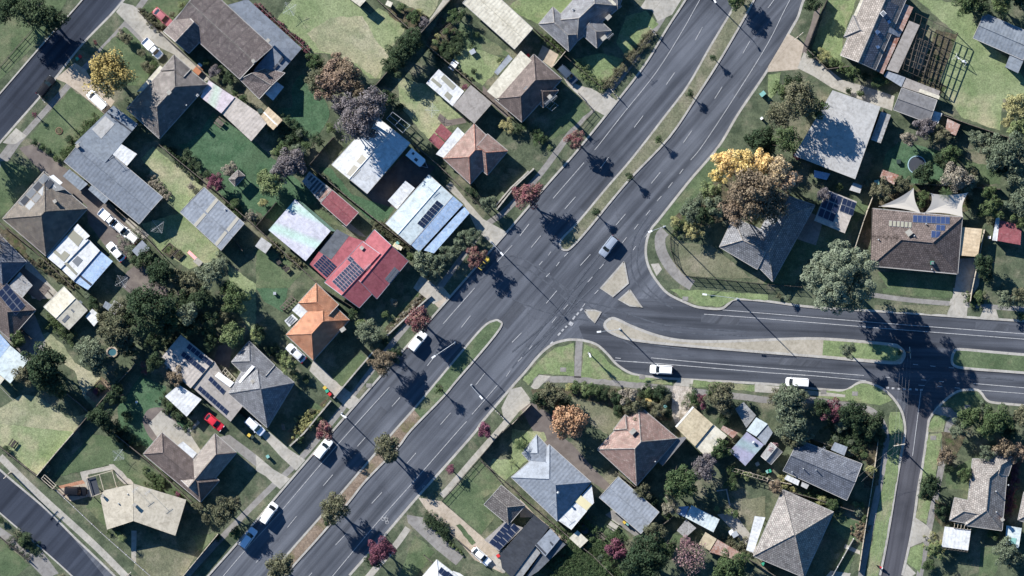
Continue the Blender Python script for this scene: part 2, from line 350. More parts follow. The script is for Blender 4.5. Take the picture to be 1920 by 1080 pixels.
# ------------------------------------------------------------------ ground, roads, kerbs
full()
b = MB(); b.face([(-900, -900, -0.12), (900, -900, -0.12), (900, 900, -0.12), (-900, 900, -0.12)])
tag(b.obj('ground', M['ground']), 'wide grassy ground under the whole suburb', 'ground', kind='structure')
def sheet(name, pts, z, m, label, cat, kind='structure', sm=False, closed=True):
    P = px(pts)
    if sm: P = smooth(P, 5, True)
    b = MB(); b.face([G(p, z) for p in P]); o = b.obj(name, m); return tag(o, label, cat, kind=kind)
road = sheet('main_road', '-160 -130 2080 -130 2080 1210 -160 1210', 0.0, M['a_main'], 'grey asphalt dual carriageway running diagonally through the crossroads', 'road')
sheet('side_road', '1185 560 1290 560 1345 572 1440 558 2080 600 2080 790 1700 750 1440 725 1250 720 1170 705 1135 672 1100 650 1085 612', 0.004, M['a_side'], 'dark asphalt side road with a long median', 'road')
sheet('minor_road', '1700 740 1745 742 1760 800 1720 1000 1700 1210 1620 1210 1655 1000 1690 850', 0.009, M['a_minor'], 'narrow grey street leading down from the side road', 'road')
sheet('back_road', '-160 30 0 130 90 60 160 -20 220 -130 330 -130 100 160 0 280 -160 470', 0.013, M['a_dark'], 'dark back street in the upper left corner', 'road')
sheet('corner_road', '-160 700 0 878 130 1000 300 1210 180 1210 0 968 -160 800', 0.017, M['a_dark'], 'dark narrow street in the lower left corner', 'road')
NWK = px('1340 -90 1320 -58 1285 0 1250 54 1210 120 1155 192 1085 279 1027 345 965 418 847 553 752 661 662 764 590 847 515 935 450 1012 390 1080 320 1160')
SEK = px('655 1079 720 1005 780 935 840 868 890 811 905 790 960 725 985 697 1010 667 1035 646 1060 638 1077 637 1097 639 1120 647 1140 665 1155 682 1177 697 1200 704 1260 710 1440 720 1530 729 1580 732 1595 727 1612 717 1630 718 1655 729 1675 747 1690 770 1696 792 1697 812 1692 840 1682 897 1672 960 1660 1030 1650 1079')
NEK = px('1530 -40 1507 0 1497 30 1485 52 1440 130 1385 212 1347 275 1292 340 1235 412 1222 428 1213 450 1211 477 1217 502 1230 525 1252 550 1285 567 1310 576 1350 579 1365 570 1375 562 1395 561 1440 565 1527 576 1690 586 1775 592 1920 602')
SEB = px('1692 1079 1702 1035 1712 985 1722 915 1730 872 1739 810 1742 787 1752 772 1765 757 1785 740 1802 732 1830 731 1840 737 1850 750 1865 755 1920 760')
TLR = px('300 -100 232 0 155 82 105 145 72 185 0 267 -100 385')
TLL = px('230 -95 152 2 82 80 0 175 -100 290')
BLU = px('-110 778 0 881 87 955 137 1005 215 1080 300 1170')
BLL = px('-110 865 0 962 62 1015 135 1080 220 1165')
ZB = 0.12
def block(pts, label):
    b = MB(); b.prism([G(p, ZB) for p in pts], -0.06, ZB); tag(b.obj('verge', M['ground']), label, 'ground', kind='structure')
block(smooth(NWK) + [(300, 1190)] + smooth(BLU)[::-1] + smooth(TLR)[::-1], 'grassy block of houses left of the main road')
block(smooth(TLL) + [(-160, 200), (-160, -160), (200, -160)], 'grass beyond the back street, upper left corner')
block(smooth(BLL) + [(200, 1200), (-160, 1200), (-160, 800)], 'grass beyond the street in the lower left corner')
block(smooth(SEK) + [(1640, 1200), (560, 1200)], 'grassy block of houses below the side road')
block(smooth(NEK) + [(2080, 612), (2080, -160), (1600, -160)], 'grassy block of houses above the side road')
block(smooth(SEB) + [(2080, 770), (2080, 1200), (1675, 1200)], 'grassy corner block right of the narrow street')
def kerb(pts, label, wd=0.42, closed=False, n=6):
    P = smooth(pts, n, closed)
    if closed: P = P + P[:1]
    b = MB(); b.strip([G(p, ZB) for p in P], wd, -0.05, ZB + 0.006)
    tag(b.obj('kerb', M['kerb']), label, 'kerb', kind='structure')
kerb(NWK, 'concrete kerb along the left edge of the main road'); kerb(SEK, 'concrete kerb round the block below the side road', 0.5)
kerb(NEK, 'concrete kerb round the block above the side road', 0.5); kerb(SEB, 'concrete kerb round the lower right corner block', 0.5)
kerb(TLR, 'concrete kerb on the right of the back street'); kerb(TLL, 'concrete kerb on the left of the back street', 0.3)
kerb(BLU, 'concrete kerb on the upper edge of the corner street'); kerb(BLL, 'concrete kerb on the lower edge of the corner street', 0.3)
def median(pts, m, label, kl, wd=0.42, n=4, z=ZB):
    P = smooth(pts, n, True) if n > 1 else pts
    b = MB(); b.prism([G(p, z) for p in P], -0.05, z); tag(b.obj('median_strip', m), label, 'median', kind='structure')
    b = MB(); Q = P + P[:1]; b.strip([G(p, z) for p in Q], wd, -0.05, z + 0.006); tag(b.obj('kerb', M['kerb']), kl, 'kerb', kind='structure')
median(px('1420 -80 1385 -5 1375 15 1330 90 1290 160 1245 220 1185 297 1135 355 1085 415 1056 445 1050 456 1053 466 1061 469 1071 464 1100 433 1175 342 1255 257 1310 175 1350 112 1385 52 1412 3 1450 -80'), M['go'], 'dry grass median of the main road above the crossroads', 'kerb round the upper median')
median(px('927 601 936 602 940 611 915 645 855 715 830 745 770 807 745 840 685 902 655 940 600 1005 555 1055 530 1085 460 1165 430 1165 505 1080 540 1038 600 970 635 930 702 852 740 807 780 762 855 672 905 614'), M['g'], 'grass median of the main road below the crossroads', 'kerb round the lower median')
b = MB(); b.face([G(p, ZB + 0.004) for p in px('776 768 790 785 770 805 745 838 685 900 655 938 600 1003 555 1053 460 1160 434 1162 507 1080 543 1038 603 970 638 930 705 852 743 807')])
tag(b.obj('bare_soil', M['d']), 'pinkish bare soil on the lower half of the median', 'soil', kind='structure')
median(px('1146 597 1160 600 1185 612 1235 630 1285 639 1360 640 1440 637 1540 635 1665 645 1685 650 1696 662 1692 675 1680 681 1615 676 1540 669 1440 661 1320 651 1222 642 1172 634 1140 620 1134 607'), M['isl'], 'long pale concrete median of the side road', 'kerb round the long side road median', 0.55)
b = MB(); b.face([G(p, ZB + 0.004) for p in px('1544 638 1600 642 1663 648 1683 653 1692 662 1688 672 1678 677 1615 672 1542 666')])
tag(b.obj('lawn', M['gb']), 'green grass at the right end of the long median', 'grass', kind='structure')
median(px('1789 660 1800 655 1860 660 1920 665 2060 675 2060 712 1920 699 1815 691 1789 685 1785 673'), M['g'], 'grassy median at the right edge of the side road', 'kerb round the right edge median', 0.55)
for P, l in (('1170 491 1178 531 1149 556 1126 541', 'large pointed concrete traffic island'), ('1181 544 1204 577 1181 573 1160 562', 'small triangular concrete traffic island'), ('1097 582 1115 582 1127 585 1115 605 1104 594', 'arrow shaped concrete traffic island nearest the crossroads')):
    median(px(P), M['isl'], l, 'kerb of the ' + l, 0.35, 1)
# road markings, painted on their roads
def seg(l): v = px(l); return [(v[i], v[i + 1]) for i in range(0, len(v), 2)]
lines = MB(); dashes = MB(); give = MB(); bike = MB()
def LN(b, pts, wd=0.14, z=0.044, sm=True):
    P = px(pts); P = smooth(P, 5) if sm and len(P) > 2 else P; b.strip([G(p, z) for p in P], wd, z, z)
full()
for l in ('1360 -78 1312 0 1280 57 1230 136 1167 215 1125 269 1115 281', '1095 305 1037 372', '960 460 932 491', '890 540 831 607', '730 726 655 809 602 870 530 955', '525 961 457 1035 417 1082 350 1160',
          '1530 -78 1481 0 1440 81 1385 170 1320 269 1295 300', '933 722 885 777', '875 790 857 810 780 898 702 986 622 1082 560 1155', '1221 671 1330 681 1440 690', '1151 676 1250 683 1440 699',
          '1440 690 1530 697 1620 704', '1440 699 1530 705 1624 714', '1354 581 1440 588 1645 605 1920 626 2050 637', '1320 589 1440 598 1635 614 1920 636 2050 647', '1825 719 1920 727 2050 738', '1815 730 1920 738 2050 749', '1727 731 1717 810 1711 855', '945 800 855 905' if 0 else '1240 -10 1240 -9'):
    LN(lines, l)
for a, b_ in seg('1317 51 1304 75 1265 136 1249 159 1206 217 1189 239 1141 295 1126 315 1079 369 1059 392 1014 442 996 464 992 420 975 442 882 592 865 614 812 672 801 686 750 745 735 762 686 819 670 837 624 890 606 911 556 968 539 989 490 1044 480 1055 1451 0 1440 15 1406 77 1393 100 1354 163 1340 185 1297 245 1281 268 1238 323 1221 344 1173 401 1155 422 1107 477 1088 498 1044 545 1024 569 909 700 892 722 845 774 826 796 780 849 763 869 716 923 697 944 649 1001 629 1022 585 1074 565 1095 957 695 949 706 978 624 960 642 1281 317 1274 326 1261 342 1253 352 1240 368 1232 377 1219 394 1211 404 1197 420 1189 430 1175 445 1167 455 1215 437 1209 445 1192 462 1187 469 1065 474 1058 481 1049 491 1043 499 1031 512 1024 519 1132 495 1124 504 1111 519 1102 529 1097 569 1092 576 1122 544 1115 551 1065 571 1057 580 1043 595 1035 605 998 648 992 655 979 670 971 678 1033 472 1028 479 1017 490 1011 497 1154 671 1164 672 1188 678 1197 679 1660 707 1669 708 1727 712 1737 713 1761 715 1770 716 1794 718 1800 718 1722 722 1734 723 1757 724 1767 725 1790 727 1800 728 1712 683 1721 684 1744 686 1754 687 1779 689 1789 690'):
    dashes.strip([G(a), G(b_)], 0.14, 0.046, 0.046)
for a, b_ in seg('1092 578 1088 583 1085 586 1081 591 1078 593 1074 599 1063 611 1060 614 1057 617 1053 621 1051 624 1046 629 1037 641 1032 645 1662 727 1667 727 1672 728 1677 728 1683 729 1688 729 1693 729 1698 730 1704 730 1709 730 1716 730 1721 731 1725 731 1730 731'):
    give.strip([G(a), G(b_)], 0.38, 0.05, 0.05)
give.strip([G((1067, 605)), G((1074, 609))], 0.8, 0.054, 0.054)
for cx, cy in ((722, 976), (799, 917)):
    c = G((cx, cy), 0.026); an = math.radians(49); ux, uy = math.cos(an), math.sin(an)
    def bp(u, v): return (c.x + ux * v - uy * u, c.y + uy * v + ux * u)
    for wx in (-0.55, 0.55):
        ring = [bp(wx + 0.35 * math.cos(k * math.pi / 5), 0.35 * math.sin(k * math.pi / 5)) for k in range(11)]; bike.strip(ring, 0.09, 0.05, 0.05)
    for qi, q in enumerate(((-0.55, 0, -0.15, 0.6), (-0.15, 0.6, 0.4, 0.6), (0.4, 0.6, 0.55, 0), (-0.55, 0, 0.05, 0), (0.05, 0, 0.4, 0.6), (-0.25, 0.8, 0.0, 0.8), (0.4, 0.6, 0.5, 0.95), (0.5, 0.95, 0.3, 0.95))):
        bike.strip([bp(q[0], q[1]), bp(q[2], q[3])], 0.09, 0.052 + 0.001 * qi, 0.052 + 0.001 * qi)
lines.obj('edge_line', M['roadpaint'], road); dashes.obj('dashed_line', M['roadpaint'], road); give.obj('give_way_line', M['roadpaint'], road); bike.obj('bicycle_symbol', M['roadpaint'], road)
# ------------------------------------------------------------------ paving, paths, lawns
LAY = []
def lay(P):
    x0, x1 = min(p[0] for p in P), max(p[0] for p in P); y0, y1 = min(p[1] for p in P), max(p[1] for p in P)
    L = 1 + max([l for (a, b_, c, d, l) in LAY if a < x1 and b_ > x0 and c < y1 and d > y0] or [0]); LAY.append((x0, x1, y0, y1, L)); return ZB + 0.006 + 0.004 * L
KN = {'g': ('lawn', 'green lawn'), 'gd': ('lawn', 'deep green lawn'), 'gb': ('lawn', 'bright green lawn'), 'gl': ('lawn', 'pale green lawn'), 'gy': ('lawn', 'dry yellowish lawn'), 'go': ('lawn', 'olive lawn'), 'd': ('bare_soil', 'bare soil'),
      'c': ('driveway', 'pale concrete paving'), 'ct': ('driveway', 'tan concrete paving'), 'cd': ('footpath', 'grey concrete path'), 'cb': ('driveway', 'brown paving'), 'br': ('paving', 'red brick paving'), 'gr': ('gravel', 'pale gravel'), 'mu': ('garden_bed', 'dark mulched garden bed'), 'as': ('driveway', 'dark asphalt driveway')}
def wob(P, a=1.0):
    """uneven edge for lawns and beds"""
    out = []
    for i in range(len(P)):
        p, q = P[i], P[(i + 1) % len(P)]; L = math.dist(p, q); n = max(1, int(L / 7))
        for j in range(n):
            t = j / n; k = a if j else 0.2
            out.append((p[0] + (q[0] - p[0]) * t + random.uniform(-k, k), p[1] + (q[1] - p[1]) * t + random.uniform(-k, k)))
    return out
def pt(k, s, sm=False, name=None):
    P = px(s)
    if sm: P = smooth(P, 4, True)
    if k[0] == 'g' and k != 'gr' or k in ('d', 'mu'): P = wob(P, 1.3)
    z = lay(P); b = MB(); b.face([G(p, z) for p in P]); o = b.obj(name or KN[k][0], M[k]); cx = sum(p[0] for p in P) / len(P); cy = sum(p[1] for p in P) / len(P)
    tag(o, KN[k][1], 'lawn' if k[0] == 'g' and k != 'gr' else 'paving', kind='structure', at=(cx, cy))
def path(k, s, wd, name='footpath'):
    P = smooth(px(s), 4); z = lay(P); b = MB(); b.strip([G(p, z) for p in P], wd * SC, z, z); o = b.obj(name, M[k]); q = P[len(P) // 2]
    tag(o, KN[k][1], 'path', kind='structure', at=q)
full()
path('cd', '350 1080 395 1030 492 930 562 862 640 768 745 632 820 545 905 430 945 398 1010 330 1077 240 1135 180 1175 130 1225 60 1262 0 1295 -50', 11)
path('c', '975 760 940 803 900 848 845 912 828 930', 12); path('c', '765 990 742 1022 705 1065 680 1095', 12)
path('cd', '1000 712 1090 712 1200 723 1290 733 1400 745 1440 750 1522 750 1565 757 1615 764 1640 775 1657 800 1662 835 1655 880 1640 950 1632 990 1622 1040 1612 1095', 12)
path('cd', '1086 640 1084 675 1083 708', 13); path('cd', '1795 772 1785 790 1778 800 1768 860 1756 920 1742 990 1728 1060 1720 1100', 12)
path('cd', '1630 552 1700 562 1790 570 1920 580 1990 586', 9)
path('cd', '1247 433 1238 445 1240 470 1255 498 1275 520 1298 535', 20)
path('c', '0 856 70 925 175 1020 240 1085 270 1115', 13); path('cd', '0 725 40 765 85 800', 1)
path('cd', '300 -40 240 40 180 105 115 175 30 270 -30 340', 11); path('cd', '-20 985 30 1020 90 1080', 16)
path('cb', '1535 5 1525 50 1506 100', 11)
tile(0, 0)
pt('c', '1000 40 1060 90 1580 590 1540 610 1310 410 1060 290 960 180 870 90 920 20')
pt('ct', '560 470 415 590 490 620 600 700 790 860 860 760 700 620 640 520'); pt('c', '120 960 200 1020 100 1090 20 1070')
pt('g', '930 200 1030 280 1150 460 1200 490 1060 640 900 640 700 560 740 400'); pt('g', '530 660 780 860 580 1060 380 1120 220 1030 380 840')
pt('g', '0 0 500 0 340 260 0 600', ); pt('mu', '1040 90 1200 240 1260 210 1100 40'); pt('g', '1150 0 1420 0 1290 160 1060 70')
pt('cd', '960 180 1080 300 1060 320 940 200', name='paving'); pt('gd', '1500 1000 1600 840 1920 1070 2400 1500 2100 1700 1500 1300 1370 1100')
tile(0, 1)
pt('cb', '140 30 250 0 490 180 820 460 1040 700 960 800 930 900 800 780 660 590 650 460 490 340 300 200'); pt('cd', '60 0 150 0 60 130 -40 260 -40 130')
pt('g', '0 130 60 130 300 210 130 420 0 560'); pt('g', '300 0 560 0 480 120 430 100'); pt('gl', '1150 20 1520 320 1350 510 1640 790 1640 860 1420 940 1200 800 1060 600 1340 520 1240 400 1100 270 1130 190 1060 110')
pt('cb', '950 960 1040 890 1230 1060 1280 1140 1000 1140 900 1060'); pt('gd', '1330 0 1920 0 1920 620 1700 420')
pt('mu', '0 620 240 860 560 1080 520 1080 180 860 0 680'); pt('c', '200 860 380 1060 480 1160 240 1160 180 960', name='paving')
pt('c', '940 540 1120 680 1080 720 920 560'); pt('mu', '60 620 200 780 180 850 0 700'); pt('gl', '1700 900 1920 1050 1920 1500 1750 1200')
tile(0, 2)
pt('gy', '280 380 360 330 470 420 560 560 740 660 840 760 700 900 620 800 560 620 470 560'); pt('gy', '0 900 160 800 300 820 520 980 660 940 560 1080 280 1400 0 1180')
pt('gd', '1050 660 1250 740 1200 900 1460 1050 1300 1250 900 1120 880 900'); full(); pt('cb', '270 800 268 785 278 768 300 764 318 775 330 790 340 820 320 850 285 825', True); pt('c', '302 770 355 812 380 850 335 880 278 795')
tile(0, 2); pt('d', '640 800 760 660 850 740 720 860'); pt('cd', '0 330 140 560 300 600 340 400 260 200', name='paving'); pt('cb', '380 0 300 100 60 -60 120 -200', name='paving')
pt('cb', '1640 430 1740 430 1720 600 1600 560', name='paving'); pt('c', '1430 1080 1500 1010 1480 990 1380 1080')
tile(0, 3)
pt('go', '1030 880 1160 840 1460 915 1620 700 1570 760 1380 1060 1300 1300 1000 1030'); pt('c', '725 150 780 110 1000 320 1000 390 930 390 880 340 860 290', name='footpath'); pt('c', '600 300 830 250 850 280 660 320 690 490 650 480', name='paving')
pt('br', '440 405 620 360 640 385 450 435'); pt('ct', '410 435 640 385 680 480 530 520'); pt('c', '985 740 1025 740 1020 990 985 960', name='footpath'); pt('g', '680 20 820 30 1400 480 1300 560 1000 380 850 240 450 330 380 360')
pt('gl', '0 -60 560 0 280 320 0 100'); pt('gd', '1640 60 1720 60 1880 200 1860 215'); pt('cd', '1720 20 1920 170 1920 260 1640 40', name='driveway'); pt('g', '700 500 760 500 810 730 640 560')
pt('cd', '320 900 440 1060 340 1100 240 960', name='driveway'); pt('g', '0 800 220 1000 120 1080 0 1080'); pt('g', '1440 780 1640 760 1500 900')
tile(1, 3)
pt('ct', '1215 490 1390 520 1700 790 1900 960 1850 1060 1640 960 1480 770 1290 600'); pt('cd', '1130 620 1250 640 1400 800 1560 930 1500 1000 1350 880 1140 680', name='driveway')
pt('g', '1400 520 1690 230 1860 400 1700 500 1790 640 1690 770'); pt('c', '100 0 250 130 370 210 300 290 190 190 20 0'); pt('c', '0 170 130 280 255 350 180 430 70 330 0 290')
pt('g', '1190 770 1340 900 1220 1060 1060 1140'); pt('g', '1500 700 1530 690 1650 830 1620 850'); pt('c', '1920 840 2000 900 1860 1060 1720 960'); pt('gl', '1780 200 1900 210 1920 320 1860 380 1750 250')
tile(1, 2)
pt('c', '430 540 600 700 780 840 700 910 640 860 400 620'); pt('ct', '1240 -20 1400 -10 1460 60 1370 150 1300 80 1180 0'); pt('g', '560 660 780 480 850 560 640 740'); pt('mu', '500 900 400 980 300 1080 230 1080 560 800')
pt('g', '920 260 1240 20 1280 50 1000 330'); pt('mu', '1240 20 1290 60 1000 340 960 310'); pt('gd', '0 0 240 0 200 180 60 100'); pt('g', '340 960 430 860 540 920 400 1040')
tile(1, 1)
pt('as', '830 380 1100 90 1350 170 1300 230 1190 420 1050 490 940 490'); pt('c', '1420 320 1460 280 1560 400 1700 560 1880 660 1780 760 1660 650 1560 450'); pt('gd', '480 180 560 180 720 380 1040 480 970 590 840 560')
pt('g', '0 780 180 820 360 950 250 1080 0 1080'); pt('c', '1240 980 1340 1060 1400 1160 1330 1200 1180 1080'); pt('g', '360 440 450 460 650 620 560 600'); pt('cd', '640 610 700 590 830 700 780 690', name='footpath'); pt('mu', '880 600 1160 760 1120 790 860 640')
tile(1, 0)
pt('gl', '300 -40 700 0 860 110 920 60 1110 170 1110 240 980 400 930 590 850 590 700 440 520 400 400 400 160 140'); pt('gy', '380 250 560 130 800 120 900 300 1000 420 900 590 760 480 560 400 480 380'); pt('gd', '365 560 540 800 520 930 400 1040 160 830 270 800 270 660', True)
pt('gl', '1060 580 1300 640 1560 880 1300 1050 1080 800'); pt('c', '1460 0 1400 60 1330 130 1240 250 1225 240 1320 120 1400 0', name='footpath'); pt('gy', '1040 0 1400 -60 1340 80 1300 130 1180 60'); pt('mu', '980 60 1180 60 1300 130 1220 210 1130 200 1000 120')
pt('g', '1540 160 1900 400 1900 420 1640 400 1480 350 1500 220'); pt('gl', '1480 350 1700 380 1860 440 1780 560 1700 640 1500 500'); pt('go', '1380 450 1600 640 1560 680 1400 540'); pt('mu', '1380 110 1540 240 1380 420 1280 320')
pt('cb', '1380 850 1440 900 1560 880 1580 920 1420 950 1360 890', name='footpath'); pt('cb', '1700 640 1920 850 1900 900 1700 720', name='footpath')
tile(2, 0)
pt('ct', '230 340 350 410 300 510 190 430'); pt('c', '370 560 500 640 700 690 790 760 700 870 610 820 420 640'); pt('c', '1000 0 1180 0 1280 -20 1200 110 1090 160 1050 80 960 60'); pt('gb', '-40 60 60 -20 400 -20 600 -10 400 130 300 50 200 180')
pt('gb', '860 120 1000 80 1100 180 860 430 780 320'); pt('gb', '460 450 660 400 860 450 690 660'); pt('g', '400 470 700 690 660 700 410 520'); pt('g', '440 840 490 740 600 820 400 1000 260 1060 330 900')
pt('mu', '440 440 500 470 700 660 680 690'); pt('mu', '700 660 1060 230 1040 220 680 640')
tile(3, 0)
pt('ct', '150 250 270 330 230 520 0 540 0 500'); pt('c', '270 390 420 490 560 600 700 640 950 720 930 830 780 780 480 660 340 570 220 510'); pt('gb', '480 0 660 0 560 300 550 470 330 370 450 0')
pt('gl', '1100 -20 1500 30 1620 300 1820 460 1960 640 1960 760 1760 740 1740 980 1450 880 1330 700 1270 620 1420 260'); pt('mu', '1100 500 1350 650 1250 760 1050 620'); pt('gb', '0 560 100 540 60 700 0 760'); pt('mu', '1250 220 1420 260 1280 640 1120 560'); pt('go', '1150 170 1260 220 1150 520 1050 500')  # mulch colour under the pergola covers soil and its painted-in dark shadow
tile(3, 1)
pt('gd', '980 -20 1330 60 1440 250 1100 300 850 190 880 80'); pt('g', '1440 100 1760 200 1740 300 1560 300'); pt('g', '560 380 760 460 560 760 300 860 200 1060 -40 1060 240 640'); pt('cd', '200 460 420 560 360 760 180 700', name='paving')
pt('c', '1430 860 1610 850 1580 1060 1520 1160 1400 1080'); pt('mu', '860 300 1500 330 1500 500 1140 560 820 460'); pt('g', '820 960 1400 980 1380 1080 900 1080')
tile(3, 2)
pt('c', '1390 0 1510 0 1490 222 1340 205'); pt('c', '1620 150 1710 160 1735 244 1588 222'); pt('go', '800 130 1370 130 1340 200 1000 182 800 160'); pt('gb', '400 770 560 774 620 754 690 716 760 720 860 766 930 840 840 880 700 860 360 820'); pt('cd', '1280 890 1400 900 1440 960 1340 970 1240 940', name='paving')
pt('gb', '920 930 990 930 1010 1000 1010 1090 910 1090 905 990'); pt('gb', '1250 960 1340 960 1310 1080 1200 1080 1215 1010'); pt('g', '1330 860 1450 785 1560 780 1640 890 1560 960 1400 930'); pt('g', '860 0 1390 0 1380 80 1080 60 860 40')
tile(2, 2)
pt('gb', '80 690 210 540 320 450 460 410 470 660 200 640 120 730'); pt('gb', '540 420 640 460 740 570 860 650 1200 700 1200 725 850 700 520 670'); pt('gb', '1180 10 1500 20 1920 50 1920 90 1680 80 1560 140 1400 130 1300 90')
pt('c', '140 740 200 650 290 660 180 770'); pt('gr', '1210 730 1350 745 1340 900 1230 1030 1180 900 1200 800'); pt('c', '1260 672 1390 692 1350 745 1210 728'); pt('cb', '60 890 150 850 300 960 330 1080 450 1170 600 1340 750 1490 700 1520 560 1430 250 1180 150 1060')
pt('c', '-10 760 70 740 150 850 50 930 -60 990 -80 900'); pt('go', '430 800 700 870 880 970 760 1060 740 1120 560 1000'); pt('gb', '1360 690 1830 730 1820 775 1350 742'); pt('mu', '140 760 540 740 940 760 1200 820 1200 1000 900 1000 700 880 400 800 200 920')
pt('c', '1820 720 2500 800 2500 820 1820 780', name='paving')
tile(2, 1)
pt('go', '1200 690 1300 740 1500 760 1800 1010 1300 990 1230 920'); pt('c', '1040 900 1100 895 1125 940 1085 990'); pt('g', '1100 590 1560 20 1640 40 1500 300 1200 560 1160 620'); pt('mu', '1500 300 1900 100 1900 500 1500 600 1300 640 1200 560')
tile(3, 3)
pt('gb', '920 20 1000 20 970 340 870 880 820 1090 740 1090 800 700 860 400'); pt('gb', '1200 20 1310 0 1260 300 1190 690 1110 640 1150 400'); pt('c', '1105 640 1190 700 1250 770 1170 820 1065 865'); pt('c', '1040 990 1110 1060 1000 1140'); pt('gb', '1170 830 1140 1060 1045 980 1070 870')
pt('g', '490 600 690 680 660 830 570 800 470 700'); pt('c', '470 1040 620 1060 600 1140 420 1100'); pt('c', '580 840 690 890 690 920 570 870', name='footpath'); pt('g', '560 900 650 930 600 1060 500 1010'); pt('mu', '750 60 850 60 830 400 720 420'); pt('mu', '400 100 760 0 740 220 640 200')
pt('g', '1330 300 1540 200 1510 440 1340 420'); pt('mu', '1300 0 1500 0 1400 200 1320 240'); pt('g', '1600 860 1760 860 1700 1080 1580 1080'); pt('mu', '1250 500 1370 560 1330 720 1250 660')
tile(2, 3)
pt('go', '1600 540 1900 480 1900 640 1760 760 1620 620'); pt('c', '1540 620 1660 600 1800 780 1880 960 1780 900 1640 720', name='footpath'); pt('g', '640 750 740 640 900 800 700 860 660 1000 560 860'); pt('cd', '700 620 760 580 980 760 920 780', name='footpath'); pt('g', '1100 470 1200 500 1200 600 1100 560'); pt('g', '1190 760 1290 780 1240 840')
pt('gl', '0 -20 240 0 260 60 180 150 0 320'); pt('ct', '60 500 170 620 440 830 400 860 140 640 60 640', name='footpath')

# tyre marks and repairs on the roads
full(); tm = MB(); rpz = MB(); tz = 0.019
for s in ('1010 640 1050 600 1080 585 1130 600 1200 640 1290 655', '1000 655 1045 612 1085 598 1135 615 1200 655 1300 668', '880 520 960 480 1030 520 1080 560 1140 575 1250 610 1400 622', '890 530 960 495 1025 530 1075 572 1135 590 1245 620 1400 630', '1250 570 1215 540 1195 500 1200 450 1230 405', '1262 578 1205 545 1183 500 1190 445 1222 395', '1100 520 1060 560 1020 610 960 690', '1120 530 1075 575 1040 620 980 700', '1010 500 1060 540 1150 600 1250 620', '960 560 1010 580 1080 600', '1130 470 1090 520 1040 590 960 660', '1145 478 1100 530 1050 600 975 672', '1700 760 1690 725 1660 712 1560 705', '1725 760 1735 720 1770 705 1900 712'):
    P = smooth(px(s), 8); tz += 0.0014; tm.strip([G(p) for p in P], 0.3, tz, tz)
for x, y, l, w_, a_ in ((1120, 365, 9, 2.2, 49), (700, 790, 7, 1.8, 49), (880, 640, 12, 1.5, 49), (1350, 600, 8, 1.6, -5), (960, 590, 6, 2.5, 49), (590, 1010, 10, 2, 49), (1400, 150, 8, 1.6, 56), (1860, 612, 7, 1.5, -4), (1500, 680, 9, 1.4, -4)):
    c = G((x, y)); rpz.box((c.x, c.y, 0.0175), (l, w_, 0.001), math.radians(a_))
tm.obj('tyre_mark', mottled('tyre_dark', (0.06, 0.067, 0.081), (0.098, 0.107, 0.124), 0.8, None, 6, fa=0.25), road); rpz.obj('road_patch', asph('asphalt_patch', (0.062, 0.068, 0.08), (0.082, 0.089, 0.103), 49), road)
# ------------------------------------------------------------------ buildings
class Bld: pass
def inq(P, p):
    s = False; n = len(P)
    for i in range(n):
        a, b = P[i], P[(i + 1) % n]
        if (a[1] > p[1]) != (b[1] > p[1]) and p[0] < (b[0] - a[0]) * (p[1] - a[1]) / (b[1] - a[1]) + a[0]: s = not s
    return s
def dln(p, a, b):
    d = (b - a); d2 = Vector((d.x, d.y)); L = d2.length or 1; return abs((p.x - a.x) * d2.y - (p.y - a.y) * d2.x) / L
def plane_z(P, p):
    a, b, c = P[0], P[1], P[2]; n = (b - a).cross(c - a)
    return a.z if abs(n.z) < 1e-9 else a.z - ((p.x - a.x) * n.x + (p.y - a.y) * n.y) / n.z
def roofz(B, p):
    best = 0
    for w_ in B.w:
        P = w_['P']
        if not inq([(q.x, q.y) for q in P], (p.x, p.y)): continue
        if w_['k'] == 'f': z = plane_z(P, p)
        else:
            dd = [dln(p, P[1], P[2]), dln(p, P[3], P[0])]
            if w_['k'][0] == 'h': dd.append(dln(p, P[0], P[1]))
            if w_['k'][1] == 'h': dd.append(dln(p, P[2], P[3]))
            z = P[0].z + min(dd) * w_['t']
        best = max(best, z)
    return best or B.eave
def rp(B, p, lift=0.0):
    z = B.eave
    for _ in range(3): z = roofz(B, G(p, z))
    q = G(p, z + lift); return q
def uvf(P, a, b):
    """uv: u along edge a->b, v up the slope"""
    n = (P[1] - P[0]).cross(P[2] - P[0]).normalized(); u = (b - a).normalized(); v = n.cross(u)
    return [((p - a).dot(u), (p - a).dot(v)) for p in P]
def inset(P, d):
    c = [Vector((p.x, p.y)) for p in P]; n = len(c); A = sum(c[i].x * c[(i + 1) % n].y - c[(i + 1) % n].x * c[i].y for i in range(n)); s = 1 if A > 0 else -1; out = []
    for i in range(n):
        a, b, e = c[i - 1], c[i], c[(i + 1) % n]; d1, d2 = (b - a).normalized(), (e - b).normalized()
        n1, n2 = Vector((-d1.y, d1.x)) * s, Vector((-d2.y, d2.x)) * s; m = (n1 + n2); L = m.length
        m = m / L if L > 0.2 else n1; k = d / max(0.35, m.dot(n1)); out.append(b + m * k)
    return out
